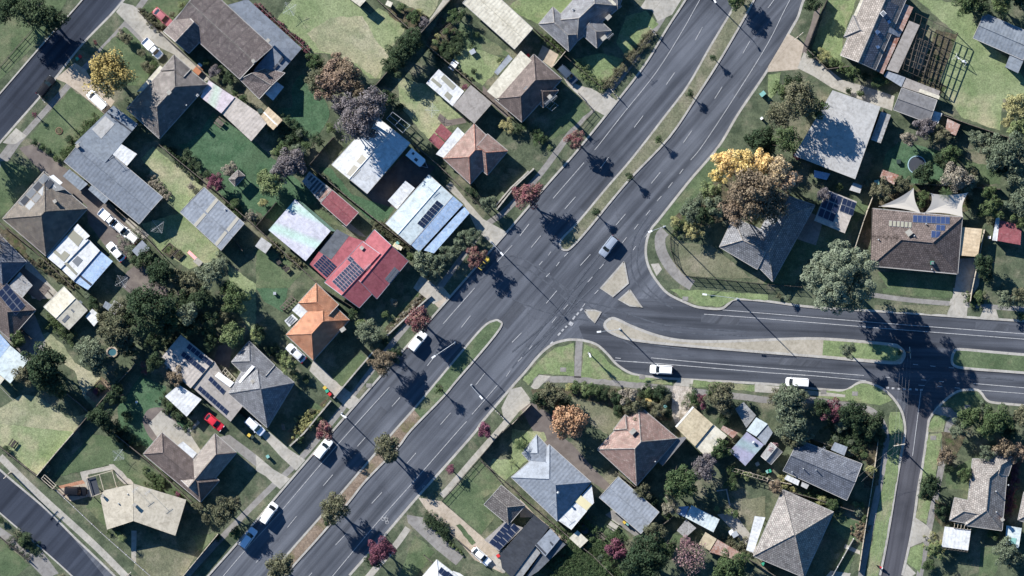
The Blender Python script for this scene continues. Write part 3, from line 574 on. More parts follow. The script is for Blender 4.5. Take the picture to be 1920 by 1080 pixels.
def bld(name, label, cat, wings, roof, eave=3.0, pitch=25, gut=None, walls=True, wall='wall', lm=None, caps=None, posts=False):
    B = Bld(); B.eave = eave; B.w = []; tp = math.tan(math.radians(pitch))
    allp = [p for w_ in wings for p in px(w_[1])]; cx = sum(p[0] for p in allp) / len(allp); cy = sum(p[1] for p in allp) / len(allp); B.c = (cx, cy)
    base = G((cx, cy), ZB); root = empty(name, base); tag(root, label, cat); B.root = root; off = Vector((base.x, base.y, base.z))
    LM.append((cx, cy, lm or label)) if lm else None
    rm = {}; mats = []
    def mi(k):
        if k not in rm: rm[k] = len(mats); mats.append(R[k])
        return rm[k]
    roofb, gutb, capb, wallb = MB(), MB(), MB(), MB()
    for w_ in wings:
        k, s = w_[0], w_[1]; rk = w_[2] if len(w_) > 2 and w_[2] else roof; ev = eave + (w_[3] if len(w_) > 3 and not isinstance(w_[3], (list, tuple)) else 0)
        pp = px(s); m = mi(rk)
        if k == 'f':
            zs = w_[3] if len(w_) > 3 and isinstance(w_[3], (list, tuple)) else None
            P = [G(p, eave + zs[i]) if zs else G(p, ev + 0.03 * i * 0) for i, p in enumerate(pp)]
            if not zs:  # slight fall along the first-to-third direction
                d = (P[2] - P[1]); L = d.length or 1; d /= L
                P = [p + Vector((0, 0, 0.035 * ((p - P[0]).dot(d)))) for p in P]
            n = len(P); A = sum(P[i].x * P[(i + 1) % n].y - P[(i + 1) % n].x * P[i].y for i in range(n))
            if A < 0: P = P[::-1]
            B.w.append({'k': 'f', 'P': P, 't': 0})
            Q = [p - off for p in P]
            ea, eb = max(((Q[i], Q[(i + 1) % n]) for i in range(n)), key=lambda e: (e[1] - e[0]).length)
            if w_[4:5] == ('x',): ea, eb = Q[1], Q[2]
            roofb.face(Q, m, uvf(Q, ea, eb)); th = Vector((0, 0, 0.12))
            roofb.face([q - th for q in Q][::-1], m)
            for i in range(n): a, b_ = Q[i], Q[(i + 1) % n]; gutb.face([a - th, b_ - th, b_ + Vector((0, 0, .02)), a + Vector((0, 0, .02))])
            if walls:
                I = inset(P, 0.25); zz = min(p.z for p in P) - 0.14 - ZB
                wallb.prism([(q.x - off.x, q.y - off.y) for q in I], 0, zz)
            continue
        if len(pp) == 3: pp.append((pp[0][0] + pp[2][0] - pp[1][0], pp[0][1] + pp[2][1] - pp[1][1]))
        P = [G(p, ev) for p in pp]
        A = sum(P[i].x * P[(i + 1) % 4].y - P[(i + 1) % 4].x * P[i].y for i in range(4))
        if A < 0: P = [P[1], P[0], P[3], P[2]]
        W = ((P[1] - P[0]).length + (P[3] - P[2]).length) / 4; m0 = (P[0] + P[1]) / 2; m1 = (P[2] + P[3]) / 2; L = (m1 - m0).length; d = (m1 - m0) / L
        h0, h1 = (k[0] == 'h'), (k[1] == 'h'); tot = W * (h0 + h1); q = min(1, 0.98 * L / tot) if tot else 1
        rz = Vector((0, 0, W * tp)); s_ = m0 + d * (W * q if h0 else 0) + rz; e_ = m1 - d * (W * q if h1 else 0) + rz
        B.w.append({'k': k, 'P': P, 't': tp})
        P0, P1, P2, P3, S, E = [v - off for v in (*P, s_, e_)]
        for F, ea, eb in (([P1, P2, E, S], P1, P2), ([P3, P0, S, E], P3, P0)): roofb.face(F, m, uvf(F, ea, eb))
        lines_ = [(S, E)]
        for hh, F, sgn in ((h0, [P0, P1, S], 0), (h1, [P2, P3, E], 1)):
            if hh: roofb.face(F, m, uvf(F, F[0], F[1])); lines_ += [(F[0], F[2]), (F[1], F[2])]
            else:
                ii = Vector((d.x, d.y, 0)) * (0.3 if sgn == 0 else -0.3); wallb.face([F[0] + ii, F[1] + ii, F[2] + ii])
                for a, b_ in ((F[0], F[2]), (F[1], F[2])): gutb.tube(a, b_, 0.07, n=4)
        roofb.face([P3, P2, P1, P0], m)
        for a, b_ in lines_:
            if (b_ - a).length > 0.3: capb.tube(a + Vector((0, 0, 0.02)), b_ + Vector((0, 0, 0.02)), 0.11, n=6)
        for a, b_ in ((P1, P2), (P3, P0)) + (((P0, P1),) if h0 else ()) + (((P2, P3),) if h1 else ()):
            dd = (b_ - a).normalized(); o = Vector((dd.y, -dd.x, 0)) * 0.1; dn = Vector((0, 0, 0.14)); up = Vector((0, 0, 0.03))
            gutb.face([a + up, b_ + up, b_ + o + up, a + o + up][::-1]); gutb.face([a + o - dn, b_ + o - dn, b_ + o + up, a + o + up]); gutb.face([a - dn, b_ - dn, b_ + o - dn, a + o - dn])
        if walls:
            I = inset(P, 0.5); wallb.prism([(v.x - off.x, v.y - off.y) for v in I], 0, ev - ZB - 0.02)
    B.roof = roofb.obj('roof', mats, root); B.off = off
    if gutb.f: gutb.obj('gutter', M[gut] if gut else M['gutter'], root)
    if capb.f: capb.obj('ridge_cap', R[caps or roof], root)
    if walls and wallb.f: wallb.obj('wall', M[wall], root)
    if posts or not walls:
        for w_ in B.w:
            I = inset(w_['P'], 0.3)
            for q, pz in zip(I, w_['P']):
                b = MB(); b.box((q.x - off.x, q.y - off.y, (pz.z - ZB) / 2), (0.12, 0.12, pz.z - ZB - 0.15)); b.obj('post', M['steel'], root)
    return B
def patch(B, s, m, name='skylight', lift=0.05):
    P = [rp(B, p, lift) - B.off for p in px(s)]; b = MB(); n = len(P)
    A = sum(P[i].x * P[(i + 1) % n].y - P[(i + 1) % n].x * P[i].y for i in range(n))
    if A < 0: P = P[::-1]
    b.face(P); dn = Vector((0, 0, lift + .03))
    for i in range(n): b.face([P[i] - dn, P[(i + 1) % n] - dn, P[(i + 1) % n], P[i]])
    return b.obj(name, M[m] if m in M else R[m], B.roof)
def solar(B, s, nu, nv, cell='cell', gap=0.06):
    """s: corner, corner along u, corner along v"""
    o, u, v = px(s); 
    for i in range(nu):
        for j in range(nv):
            def q(a, c): return (o[0] + (u[0] - o[0]) * a / nu + (v[0] - o[0]) * c / nv, o[1] + (u[1] - o[1]) * a / nu + (v[1] - o[1]) * c / nv)
            g = gap; P = [rp(B, q(i + a, j + c), 0.14) - B.off for a, c in ((g / 2, g / 2), (1 - g / 2, g / 2), (1 - g / 2, 1 - g / 2), (g / 2, 1 - g / 2))]
            A = sum(P[k].x * P[(k + 1) % 4].y - P[(k + 1) % 4].x * P[k].y for k in range(4))
            if A < 0: P = P[::-1]
            b = MB(); b.face(P, 1); up = Vector((0, 0, 0.012)); c = sum(P, Vector()) / 4
            I = [c + (p - c) * 0.93 + up for p in P]; b.face(I, 0)
            for k in range(4): b.face([P[k] - up * 8, P[(k + 1) % 4] - up * 8, P[(k + 1) % 4], P[k]], 1)
            b.obj('solar_panel', [M[cell], M['frame']], B.root)
def chimney(B, s, h=1.3, w_=0.7, m='brick', l=None):
    p = px(s)[0]; q = rp(B, p) - B.off; b = MB(); a = random.uniform(0.6, 0.9); b.box((q.x, q.y, q.z + h / 2 - 0.5), (l or w_, w_, h + 1), a); b.box((q.x, q.y, q.z + h + 0.05), ((l or w_) + .15, w_ + .15, 0.12), a, 1)
    b.obj('chimney', [M[m], M['c']], B.root)
def vent(B, s, r=0.18, h=0.5, m='steel'):
    for p in px(s):
        q = rp(B, p) - B.off; b = MB(); b.tube((q.x, q.y, q.z - .1), (q.x, q.y, q.z + h), r * .7, n=8); b.tube((q.x, q.y, q.z + h), (q.x, q.y, q.z + h + .18), r, r * .4, n=8); b.obj('roof_vent', M[m], B.root)
def aerial(B, s, h=2.2, ang=0.7):
    for p in px(s):
        q = rp(B, p) - B.off; b = MB(); b.tube((q.x, q.y, q.z - .1), (q.x, q.y, q.z + h), 0.035, n=5); c, s_ = math.cos(ang), math.sin(ang)
        b.tube((q.x - c * .8, q.y - s_ * .8, q.z + h), (q.x + c * .9, q.y + s_ * .9, q.z + h), 0.03, n=4)
        for k in range(6):
            t = -0.7 + k * 0.28; L = 0.55 - 0.04 * k; x, y = q.x + c * t, q.y + s_ * t; b.tube((x - s_ * L, y + c * L, q.z + h), (x + s_ * L, y - c * L, q.z + h), 0.02, n=4)
        b.obj('antenna', M['steel'], B.root)
def aircon(B, s, d=(1.1, 0.8, 0.7), a=0.75, m='white'):
    p = px(s)[0]; q = rp(B, p) - B.off; b = MB(); b.box((q.x, q.y, q.z + d[2] / 2 - .1), d, a); b.box((q.x, q.y, q.z + d[2] - .08), (d[0] * .8, d[1] * .8, 0.06), a, 1); b.obj('roof_cooler', [M[m], M['sheet_grey']], B.root)
HN = 'house'
# ---- top left
zone(290, 0, 200 / 1080.0 * 1.0)
Z = 1 / 5.4
zone(290, 0, Z)
B = bld(HN, 'long brown tiled house with a grey metal roof along its upper side', 'house', [
    ('gg', '205 205 510 -150 1193 478 862 800'), ('gg', '345 540 90 320 280 110 530 350'), ('gg', '860 800 1120 690 1320 740 1060 1000', None, -0.25),
    ('f', '740 50 940 -10 1490 490 1180 850 1000 715 1050 650 1195 480', 'blue_metal', [-0.1, -0.45, -0.45, -0.3, -0.1, 0.0, 0.0], 'x')], 'brown_tile', 3.3, 30, wall='brick', lm='the long brown tiled house', caps='pale_tile')
for s in ('1205 585 1245 525 1265 540 1225 597', '1250 630 1295 565 1315 580 1270 640', '1170 620 1200 600 1210 612 1180 635', '1200 690 1240 640 1255 652 1215 702'): patch(B, s, 'sheet_dark')
chimney(B, '1003 622', 0.9, 0.6, 'c'); chimney(B, '1150 412', 0.8, 0.6, 'c')
tile(1, 0); B = bld('awning', 'white flat awning on the lower right end of the long brown house', 'awning', [('f', '150 608 210 652 128 755 65 700', 'white_metal')], 'white_metal', 2.6, walls=False)
tile(0, 0)
B = bld(HN, 'taupe hip-roofed house beside the yellow autumn tree', 'house', [('hh', '1305 430 1560 635 1197 1040 950 815'), ('hg', '1305 412 1205 530 1330 640 1430 520', None, 0.1), ('f', '1200 490 1245 530 1110 675 1025 690', 'cream_metal', -0.3)], 'taupe_tile', 3.2, 30, lm='the taupe hip-roofed house')
chimney(B, '1270 695', 1.0, 0.7, 'c'); aircon(B, '1482 716', (.5, .5, .5)); vent(B, '1400 790')
B = bld('carport', 'pale green and pink carport roof joined to a beige shed', 'carport', [('f', '1565 600 1760 730 1660 850 1503 728', 'pink_metal'), ('f', '1760 722 1930 840 2000 925 1885 1060 1662 850', 'beige_metal', -0.2)], 'pink_metal', 2.7, walls=False, lm='the pink and beige carport')
tile(1, 0); B = bld('shed', 'apricot metal shed roof at the corner of the beige carport', 'shed', [('f', '90 800 200 900 130 975 25 882', 'apricot_metal')], 'apricot_metal', 2.6); patch(B, '55 845 62 838 165 940 158 948', 'white', 'ridge_strip')
tile(0, 1)
B = bld(HN, 'long blue grey metal house with a square white annex', 'house', [('gg', '1045 600 480 130 655 -70 1220 400'.replace('1045 600 480 130 655 -70 1220 400', '480 130 655 -75 1220 400 1045 600')), ('f', '850 -290 1035 -150 790 140 560 -5', 'steel_metal', 0.15), ('f', '910 0 1028 75 952 165 838 72', 'white_metal', 0.3), ('f', '520 188 660 300 600 350 470 240', 'steel_metal', -0.3), ('f', '660 340 700 290 820 410 785 450', 'steel_metal', -0.25)], 'blue_metal', 3.2, 12, lm='the long blue grey metal house')
patch(B, '800 -232 806 -240 988 -100 980 -92', 'sheet_dark', 'ridge_strip'); patch(B, '690 -110 790 -210 860 -150 760 -40', 'concrete', 'roof_sheet'); chimney(B, '583 15', 0.7, .6, 'c'); aerial(B, '850 100')
B = bld(HN, 'speckled hip-roofed house with a glass conservatory corner', 'house', [('hh', '345 840 20 560 330 205 655 485'), ('f', '130 440 330 218 495 340 340 370 210 495', 'grey_metal', [0.9] * 5)], 'olive_tile', 3.1, 30, lm='the house with glass conservatory')
for k in range(4):
    for j in range(2):
        x, y = 150 + 48 * k + 24 * j * 1.6, 432 - 53 * k + 34 * j; patch(B, '%f %f %f %f %f %f %f %f' % (x, y, x + 42, y - 46, x + 74, y - 18, x + 32, y + 30), 'sheet_grey' if (k + j) % 2 else 'sheet_dark', 'glass_pane', 0.06)
patch(B, '345 255 400 230 470 290 420 330', 'white', 'glass_pane')
chimney(B, '415 430', 1.1, .6, 'brick')
B = bld('carport', 'white and blue stepped carport below the conservatory house', 'carport', [('f', '350 848 545 635 665 720 455 935', 'white_metal', 0.1), ('f', '452 932 660 710 750 800 552 1027', 'white_metal', 0.0), ('f', '552 1030 752 802 846 880 660 1095', 'sky_metal', -0.15), ('f', '545 632 582 598 675 690 640 715', 'white_metal', 0.25)], 'white_metal', 2.8, walls=False, lm='the white and blue carport')
patch(B, '500 685 545 640 625 710 585 770', 'sheet_olive'); patch(B, '395 810 430 760 525 830 480 885', 'sheet_olive'); patch(B, '480 895 500 885 582 970 570 985', 'sheet_olive'); patch(B, '540 880 582 838 622 870 580 920', 'sheet_grey'); patch(B, '590 990 602 980 690 1050 680 1065', 'sheet_dark')
B = bld('garage', 'blue grey garage with two tan skylight bands', 'garage', [('gg', '1350 510 1530 325 1832 597 1660 797')], 'slate_metal', 2.9, 8, lm='the garage with tan bands')
for s in ('1540 505 1620 405 1640 420 1558 520', '1452 605 1530 515 1548 530 1470 622', '1697 640 1775 545 1795 560 1715 660', '1610 748 1688 650 1706 665 1628 765'): patch(B, s, 'sheet_tan')
aircon(B, '1690 492', (.4, .4, .3))
B = bld('gazebo', 'small eight-sided tiled gazebo on the green back lawn', 'gazebo', [('hh', '1765 318 1715 265 1785 195 1838 240')], 'taupe_tile', 2.3, 30, walls=False)
B = bld('shed', 'small pale lean-to shed left of the dark green trees', 'shed', [('f', '1065 720 1130 790 1030 842 988 800', 'slate_metal')], 'slate_metal', 2.3)
tile(0, 2)
B = bld(HN, 'brown tiled house with solar panels cut by the left edge', 'house', [('hh', '268 165 75 385 -270 80 -80 -140')], 'umber_tile', 3.0, 24, lm='the brown house on the left edge'); solar(B, '-30 -10 110 -90 100 165'.replace('110 -90 100 165', '30 -60 155 175') if 0 else '52 -38 190 130 -20 40', 5, 2)
tile(0, 1)
B = bld(HN, 'dark roofed house at the left edge under a bare tree', 'house', [('hh', '200 885 20 1075 -200 850 -20 660'), ('f', '150 960 245 1060 130 1200 60 1060', 'mottle_metal', -0.4)], 'slate_tile', 3.0, 30, lm='the dark house on the left edge')
tile(0, 2)
B = bld('shed', 'cream and white shed with a grey band right of a brown path', 'shed', [('gg', '515 312 328 142 480 -10 655 165')], 'cream_metal', 2.7, 8, lm='the cream shed')
patch(B, '530 165 600 90 620 108 550 185', 'sheet_grey'); patch(B, '462 245 505 198 525 215 482 262', 'sheet_grey')
B = bld('shed', 'small white shed roof under the olive trees', 'shed', [('f', '640 215 690 155 765 215 705 288', 'white_metal')], 'white_metal', 2.2)
B = bld('shed', 'small pale two-part shed above the olive trees', 'shed', [('f', '855 88 922 132 860 198 815 175', 'concrete'), ('f', '790 97 850 130 815 172 770 138', 'steel_metal', -0.15)], 'concrete', 2.2)
B = bld(HN, 'white and pale blue metal roofs cut by the left edge', 'house', [('f', '75 430 212 545 78 715 -60 600', 'ice_metal', 0), ('f', '-20 320 75 428 0 525 -120 430', 'sky_metal', -0.2), ('f', '-20 640 35 680 0 725 -60 690', 'cream_metal', -0.2)], 'ice_metal', 3, lm='the white roof on the left edge')
B = bld(HN, 'pale metal house with three rows of solar panels', 'house', [('f', '1355 350 1602 550 1430 752 1198 535', 'beige_metal', 0.0), ('f', '1440 745 1608 548 1822 885 1730 1002', 'mush_metal', -0.15)], 'beige_metal', 3, lm='the pale metal house with solar')
solar(B, '1420 415 1595 555 1395 448', 6, 1); solar(B, '1378 472 1540 605 1352 505', 6, 1); solar(B, '1580 658 1692 770 1558 688', 4, 1); solar(B, '1500 730 1715 920 1478 762', 8, 1)
patch(B, '1310 395 1335 370 1420 445 1400 470' if 0 else '1240 600 1310 500 1325 512 1255 612', 'sheet_grey'); patch(B, '1345 595 1395 540 1410 555 1360 612', 'sheet_grey'); patch(B, '1640 630 1755 710 1725 745 1610 660', 'white', 'roof_sheet', 0.4)
B = bld(HN, 'dark grey hip-roofed house joined to the pale solar house', 'house', [('hh', '2208 710 2005 1048 1715 790 1910 460'), ('hg', '1868 398 1735 555 1930 740 2060 580', None, 0.1)], 'grey_tile', 3.2, 30, lm='the dark grey hip-roofed house')
chimney(B, '1895 700', 0.3, 0.6, 'white'); patch(B, '1790 700 1890 580 1912 590 1800 715', 'white', 'parapet', 0.1)
B = bld('carport', 'white flat carport below the pale solar house', 'carport', [('f', '1340 725 1512 835 1400 965 1237 812', 'white_metal')], 'white_metal', 2.6, walls=False, lm='the white flat carport')
tile(0, 3)
B = bld(HN, 'umber hip-roofed house with two wings and white awning', 'house', [('hh', '1215 5 1075 165 1505 525 1645 365'), ('hg', '1612 12 1775 155 1500 480 1340 345', 'dun_tile', 0.1), ('f', '1372 70 1478 160 1445 198 1333 100', 'white_metal', 0.2)], 'umber_tile', 3.1, 30, lm='the umber house with two wings')
B = bld(HN, 'bent tan metal house in the lower left corner', 'house', [('f', '1000 388 1000 668 802 732 752 492 778 438', 'tan_metal', [0.5, 0.5, 0, 0, 0]), ('f', '1002 388 1397 508 1315 778 1002 668', 'tan_metal', [0.5, 0.0, 0.0, 0.5])], 'tan_metal', 3.9, lm='the bent tan metal house', gut='white', wall='brick')
chimney(B, '1012 545', 0.8, 0.6, 'steel'); chimney(B, '772 478', 0.7, .5, 'steel'); aerial(B, '1018 430'); aerial(B, '1118 445', 3); vent(B, '960 465 890 535')
# ---- top middle
tile(1, 0)
B = bld('shed', 'long white ribbed shed at the top edge', 'shed', [('gg', '1550 20 1700 -130 2075 215 1940 368')], 'cream_metal', 3.0, 7, lm='the long white shed')
B = bld('shed', 'small cream shed roof at the very top edge', 'shed', [('f', '700 -10 780 50 830 -5 750 -60', 'cream_metal')], 'cream_metal', 3)
B = bld('shed', 'tiny cream garden shed beside the top edge path', 'shed', [('f', '985 0 1028 20 1010 55 968 35', 'cream_metal')], 'cream_metal', 2)
B = bld('carport', 'white carport with grey skylight bands above a tan garage', 'carport', [('f', '1370 518 1560 685 1475 797 1275 625', 'white_metal')], 'white_metal', 2.7, walls=False, lm='the white banded carport')
for s in ('1385 590 1410 560 1500 645 1475 675', '1410 715 1435 685 1475 720 1450 755', '1310 600 1325 582 1395 640 1380 660'): patch(B, s, 'sheet_olive')
B = bld('garage', 'plain tan square garage roof below the white banded carport', 'garage', [('f', '1610 635 1772 775 1637 928 1478 795', 'mush_metal')], 'mush_metal', 3.0, lm='the tan square garage')
full()
B = bld(HN, 'rose red tiled house with a white awning', 'house', [('hh', '889 232 940 280 882 345 831 297'), ('hg', '952 283 914 328 876 296 914 251', None, -0.05), ('f', '858 238 876 256 838 299 817 289', 'white_metal', -0.3)], 'rose_tile', 3.1, 30, lm='the rose red tiled house', caps='red_tile')
B = bld('shed', 'small red twin-roofed shed above the rose tiled house', 'shed', [('f', '827 231 848 250 835 265 815 247', 'maroon_metal'), ('f', '814 249 834 267 823 280 803 262', 'maroon_metal', -.2)], 'maroon_metal', 2.3)
B = bld('shed', 'large white shed dappled by tree shadow', 'shed', [('gg', '622 309 688 363 769 268 705 218')], 'white_metal', 3.0, 6, lm='the large white dappled shed')
tile(1, 1)
patch(B, '752 130 795 80 838 115 795 160', 'sheet_tan'); patch(B, '680 225 735 155 785 190 722 255', 'sheet_tan')
B = bld(HN, 'pale white metal house with a block of solar panels', 'house', [('gg', '1297 230 1475 390 1157 757 972 597'.replace('1297 230 1475 390 1157 757 972 597', '972 597 1157 757 1475 390 1297 230')), ('f', '1477 390 1552 455 1222 812 1158 752', 'sky_metal', [0.0, -.3, -.3, 0.0]), ('f', '1560 468 1602 518 1335 820 1258 797', 'sky_metal', -0.6)], 'ice_metal', 3.2, 5, lm='the pale white solar house')
solar(B, '1360 420 1402 455 1208 592', 2, 7) if 0 else solar(B, '1358 420 1208 595 1402 455', 7, 3); aerial(B, '1290 320', 1.5)
B = bld('annex', 'white flat annex on the left of the pale solar house', 'annex', [('f', '1120 275 1192 330 1058 490 988 425', 'white_metal')], 'white_metal', 2.8)
B = bld('shed', 'big pearly green shed with faint pink stripes', 'shed', [('f', '292 415 560 652 372 878 93 645', 'pearl_metal', [0, 0, 0.35, 0.35], 'x'), ('f', '294 412 345 435 605 658 562 652', 'green_metal', -0.9)], 'pearl_metal', 3.2, lm='the pearly green shed')
B = bld('shed', 'maroon metal shed behind the red house', 'shed', [('gg', '485 442 570 345 768 515 680 615')], 'maroon_metal', 2.7, 6, lm='the maroon shed')
B = bld('greenhouse', 'rusty patched glasshouse at the upper end of the maroon shed', 'greenhouse', [('f', '400 205 568 340 483 438 345 280', 'mottle_metal')], 'mottle_metal', 2.4)
for k in range(6): patch(B, '%d %d %d %d %d %d %d %d' % (415 + 22 * k, 232 + 18 * k, 428 + 22 * k, 242 + 18 * k, 365 + 22 * k, 312 + 19 * k, 354 + 22 * k, 300 + 19 * k), 'sheet_dark', 'glass_pane')
patch(B, '545 328 566 345 485 436 468 420', 'rust_metal', 'roof_sheet')
zone(560, 400, 1 / 5.4)
B = bld(HN, 'red metal house with three solar panel arrays', 'house', [('gg', '612 957 262 700 650 285 1000 535'), ('gg', '1110 482 768 165 470 530 790 866', None, -0.12), ('f', '110 515 205 385 330 470 510 230 680 285 440 660 290 680', None, -.3), ('f', '385 160 515 230 330 468 205 385', 'dark_metal', -0.6)], 'red_metal', 3.3, 15, lm='the red metal house', gut='frame')
solar(B, '250 412 145 525 385 535', 6, 3, gap=0.1); solar(B, '555 470 335 690 670 580', 10, 3, gap=0.1) ; solar(B, '520 430 488 465 560 465', 2, 1); solar(B, '970 540 870 665 1020 585', 6, 2, 'sheet_grey')
chimney(B, '640 350', .5, .6, 'white'); aerial(B, '700 540')
B = bld('shed', 'tiny cream box roof between red and white houses', 'shed', [('f', '985 305 1052 345 1035 378 965 335', 'cream_metal')], 'cream_metal', 1.8)
tile(1, 1)
B = bld('shed', 'small grey garden shed on the left lawn', 'shed', [('f', '40 698 120 755 72 822 -8 765', 'concrete')], 'concrete', 2.2)
tile(1, 2)
B = bld(HN, 'bright orange tiled house with a white annex', 'house', [('hh', '226 350 430 543 700 240 500 50'), ('hg', '452 -35 318 112 490 270 620 125', None, 0.05), ('f', '320 110 402 182 345 232 268 165', 'white_metal', -.2)], 'orange_tile', 3.1, 30, lm='the orange tiled house')
chimney(B, '655 310', 3.0, 0.7, 'c', 1.0)
B = bld('greenhouse', 'small striped greenhouse left of the orange house', 'greenhouse', [('f', '272 195 315 235 250 292 212 245', 'white_metal')], 'white_metal', 2.2)
for k in range(3): patch(B, '%d %d %d %d %d %d %d %d' % (262 + 14 * k, 205 + 12 * k, 270 + 14 * k, 212 + 12 * k, 232 + 14 * k, 258 + 10 * k, 224 + 14 * k, 250 + 10 * k), 'sheet_grey', 'glass_pane')
zone(980, 0, 1 / 4.32)
B = bld(HN, 'grey hip-roofed house at the top edge beside the main road', 'house', [('hh', '245 57 130 195 375 417 490 275'), ('hh', '440 335 262 165 570 -180 800 50'), ('hg', '603 390 718 250 590 130 470 270', None, -0.1), ('hh', '580 -100 900 -80 820 -40 770 78', None, 0.0)], 'grey_tile', 3.3, 30, lm='the grey house at the top edge', caps='pale_tile')
chimney(B, '693 145', 2.2, .7, 'c', 1.1); chimney(B, '655 312', 2.4, .7, 'c', 1.1); aerial(B, '705 300', 4); aircon(B, '408 78', (.5, .5, .6)); patch(B, '690 0 745 50 800 -10 750 -40', 'cream_metal', 'roof_sheet', 0.1)
B = bld(HN, 'dark brown hip-roofed house with a cream awning', 'house', [('hh', '90 440 318 642 -5 990 -228 800'), ('hg', '170 872 290 735 205 660 85 800', None, -.3), ('f', '-290 740 -15 410 85 500 -195 815', 'cream_metal', 0.2)], 'umber_tile', 3.4, 30, lm='the dark brown hip-roofed house')
chimney(B, '218 790', 3.2, .7, 'c'); patch(B, '5 720 30 695 50 712 25 740', 'sheet_dark'); aerial(B, '200 830 250 800', 3.5)
tile(1, 0); B = bld('awning', 'narrow pale awning above the dark brown house', 'awning', [('f', '1785 540 1893 408 1925 440 1812 565', 'slate_metal')], 'slate_metal', 2.5, walls=False)
# ---- top right
tile(3, 0)
B = bld(HN, 'large tan gabled house with rusty iron lean-to', 'house', [('gg', '543 415 805 525 1060 -60 790 -170', 'dun_tile'), ('hg', '570 275 640 115 760 165 690 320', 'pale_tile', -.1), ('f', '800 527 862 556 1090 55 1010 20', 'rust_metal', [-.5, -.6, -.6, -.5], 'x'), ('f', '888 520 975 547 1137 188 1058 155', 'mush_metal', -.75), ('f', '640 115 700 -20 730 -10 675 130', 'cream_metal', -.2)], 'dun_tile', 3.6, 25, lm='the large tan gabled house', caps='brown_grey_metal')
patch(B, '695 480 782 520 1000 20 915 -20' if 0 else '704 470 775 503 975 40 905 8', 'slate_tile', 'roof_sheet', 0.04)  # dark tile overlay paints in the shade of the slope turned from the sun
for s in ('800 235 822 222 845 240 820 262', '808 345 828 338 840 355 820 368', '893 158 912 148 925 168 905 180'): patch(B, s, 'sky_metal', 'skylight', 0.25)
aircon(B, '862 103', (1.0, 1.0, .8)); patch(B, '912 205 1000 245 985 280 900 240', 'slate_metal', 'roof_sheet')
B = bld('shed', 'L-shaped pale green shed at the right edge of the big lawn', 'shed', [('gg', '1538 285 1620 98 2000 260 1915 450'), ('f', '1815 412 1920 445 1875 550 1778 502', 'steel_metal', -.2)], 'steel_metal', 3.0, 8, lm='the L-shaped pale green shed')
B = bld('shed', 'brown grey gabled shed below the timber pergola', 'shed', [('gg', '940 822 1002 660 1268 752 1208 922')], 'brown_grey_metal', 2.9, 12, lm='the brown grey gabled shed')
B = bld('awning', 'blue grey awning along the top of the gabled shed', 'awning', [('f', '893 530 1032 580 1000 652 868 570', 'slate_metal'), ('f', '1034 582 1292 682 1272 742 1005 652', 'mush_metal', -.1)], 'slate_metal', 2.5, walls=False); patch(B, '1140 665 1290 720 1282 745 1130 690', 'cream_metal', 'roof_sheet')
B = bld('shed', 'small white square shed roof right of the gabled shed', 'shed', [('f', '1245 833 1308 850 1275 926 1222 905', 'white_metal')], 'white_metal', 2.2)
full()
B = bld('garage', 'very large flat white grey garage dappled with shade', 'garage', [('f', '1561 169 1651 200 1603 336 1488 292', 'concrete')], 'concrete', 3.6, lm='the large flat garage')
tile(3, 0)
B = bld('carport', 'narrow mottled grey carport right of the large flat garage', 'carport', [('f', '848 835 922 862 845 1075 770 1048', 'mottle_metal')], 'mottle_metal', 2.5, walls=False)
B = bld('shed', 'small shed with red rusty stripes beside the lawn corner', 'shed', [('f', '1345 888 1442 935 1407 1018 1328 978', 'rust_metal')], 'rust_metal', 2.1)
tile(3, 1)
B = bld('shed', 'small shed with rusty patched roof below the round pool', 'shed', [('f', '862 192 982 232 945 305 838 248', 'rust_metal')], 'rust_metal', 2.1)
B = bld('carport', 'carport with a solar panel roof left of the big brown house', 'carport', [('f', '440 342 668 432 575 670 345 575', 'beige_metal')], 'beige_metal', 2.8, walls=False, lm='the solar carport')
solar(B, '440 345 560 395 370 540', 3, 3); solar(B, '565 400 665 440 535 500', 3, 2)
B = bld(HN, 'big brown tiled house with blue solar panels and cream carport side', 'house', [('hh', '785 483 770 915 1422 975 1457 548'), ('gg', '1300 700 1420 860 1350 900 1230 740') if 0 else ('hh', '785 485 770 913 1415 970 1450 552')], 'umber_tile', 3.2, 24, lm='the big brown tiled house', wall='brick')
solar(B, '1087 530 1365 545 1085 588', 8, 1, 'cell_blue'); solar(B, '1262 603 1330 607 1258 648', 2, 1, 'cell_blue'); solar(B, '1226 648 1294 652 1222 702', 2, 1, 'cell_blue'); solar(B, '906 567 1082 580 903 622', 6, 1, 'sheet_olive', 0.25)
vent(B, '828 718 1185 600 1098 690 1228 940'); chimney(B, '1055 665', .8, 1.1, 'black'); aircon(B, '1232 892', (.7, .7, .5), 0, 'green')
B = bld('carport', 'cream ribbed carport on the right of the brown house', 'carport', [('f', '1443 622 1607 636 1572 846 1430 835', 'apricot_metal', 0, 'x')], 'apricot_metal', 2.7, walls=False)
B = bld('shed', 'rusty maroon shed with a white strip at the right edge', 'shed', [('f', '1738 570 1902 612 1892 757 1718 725', 'maroon_metal'), ('f', '1712 540 1742 548 1718 728 1680 722', 'white_metal', -.1)], 'maroon_metal', 2.5, lm='the maroon shed at the right edge')
B = bld('shed', 'small blue white shed below the large flat garage', 'shed', [('f', '345 195 468 222 440 270 345 250', 'sky_metal')], 'sky_metal', 2.2)
B = bld('shed', 'small pale box roof right of the blue white shed', 'shed', [('f', '640 288 706 312 690 370 608 345', 'concrete')], 'concrete', 2.3)
full()
B = bld(HN, 'grey hip-roofed house under the big autumn tree', 'house', [('hg', '1375 408 1349 463 1420 505 1450 440'), ('hh', '1449 528 1400 478 1462 362 1528 385')], 'grey_tile', 3.1, 30, lm='the grey house under autumn tree', caps='pale_tile')
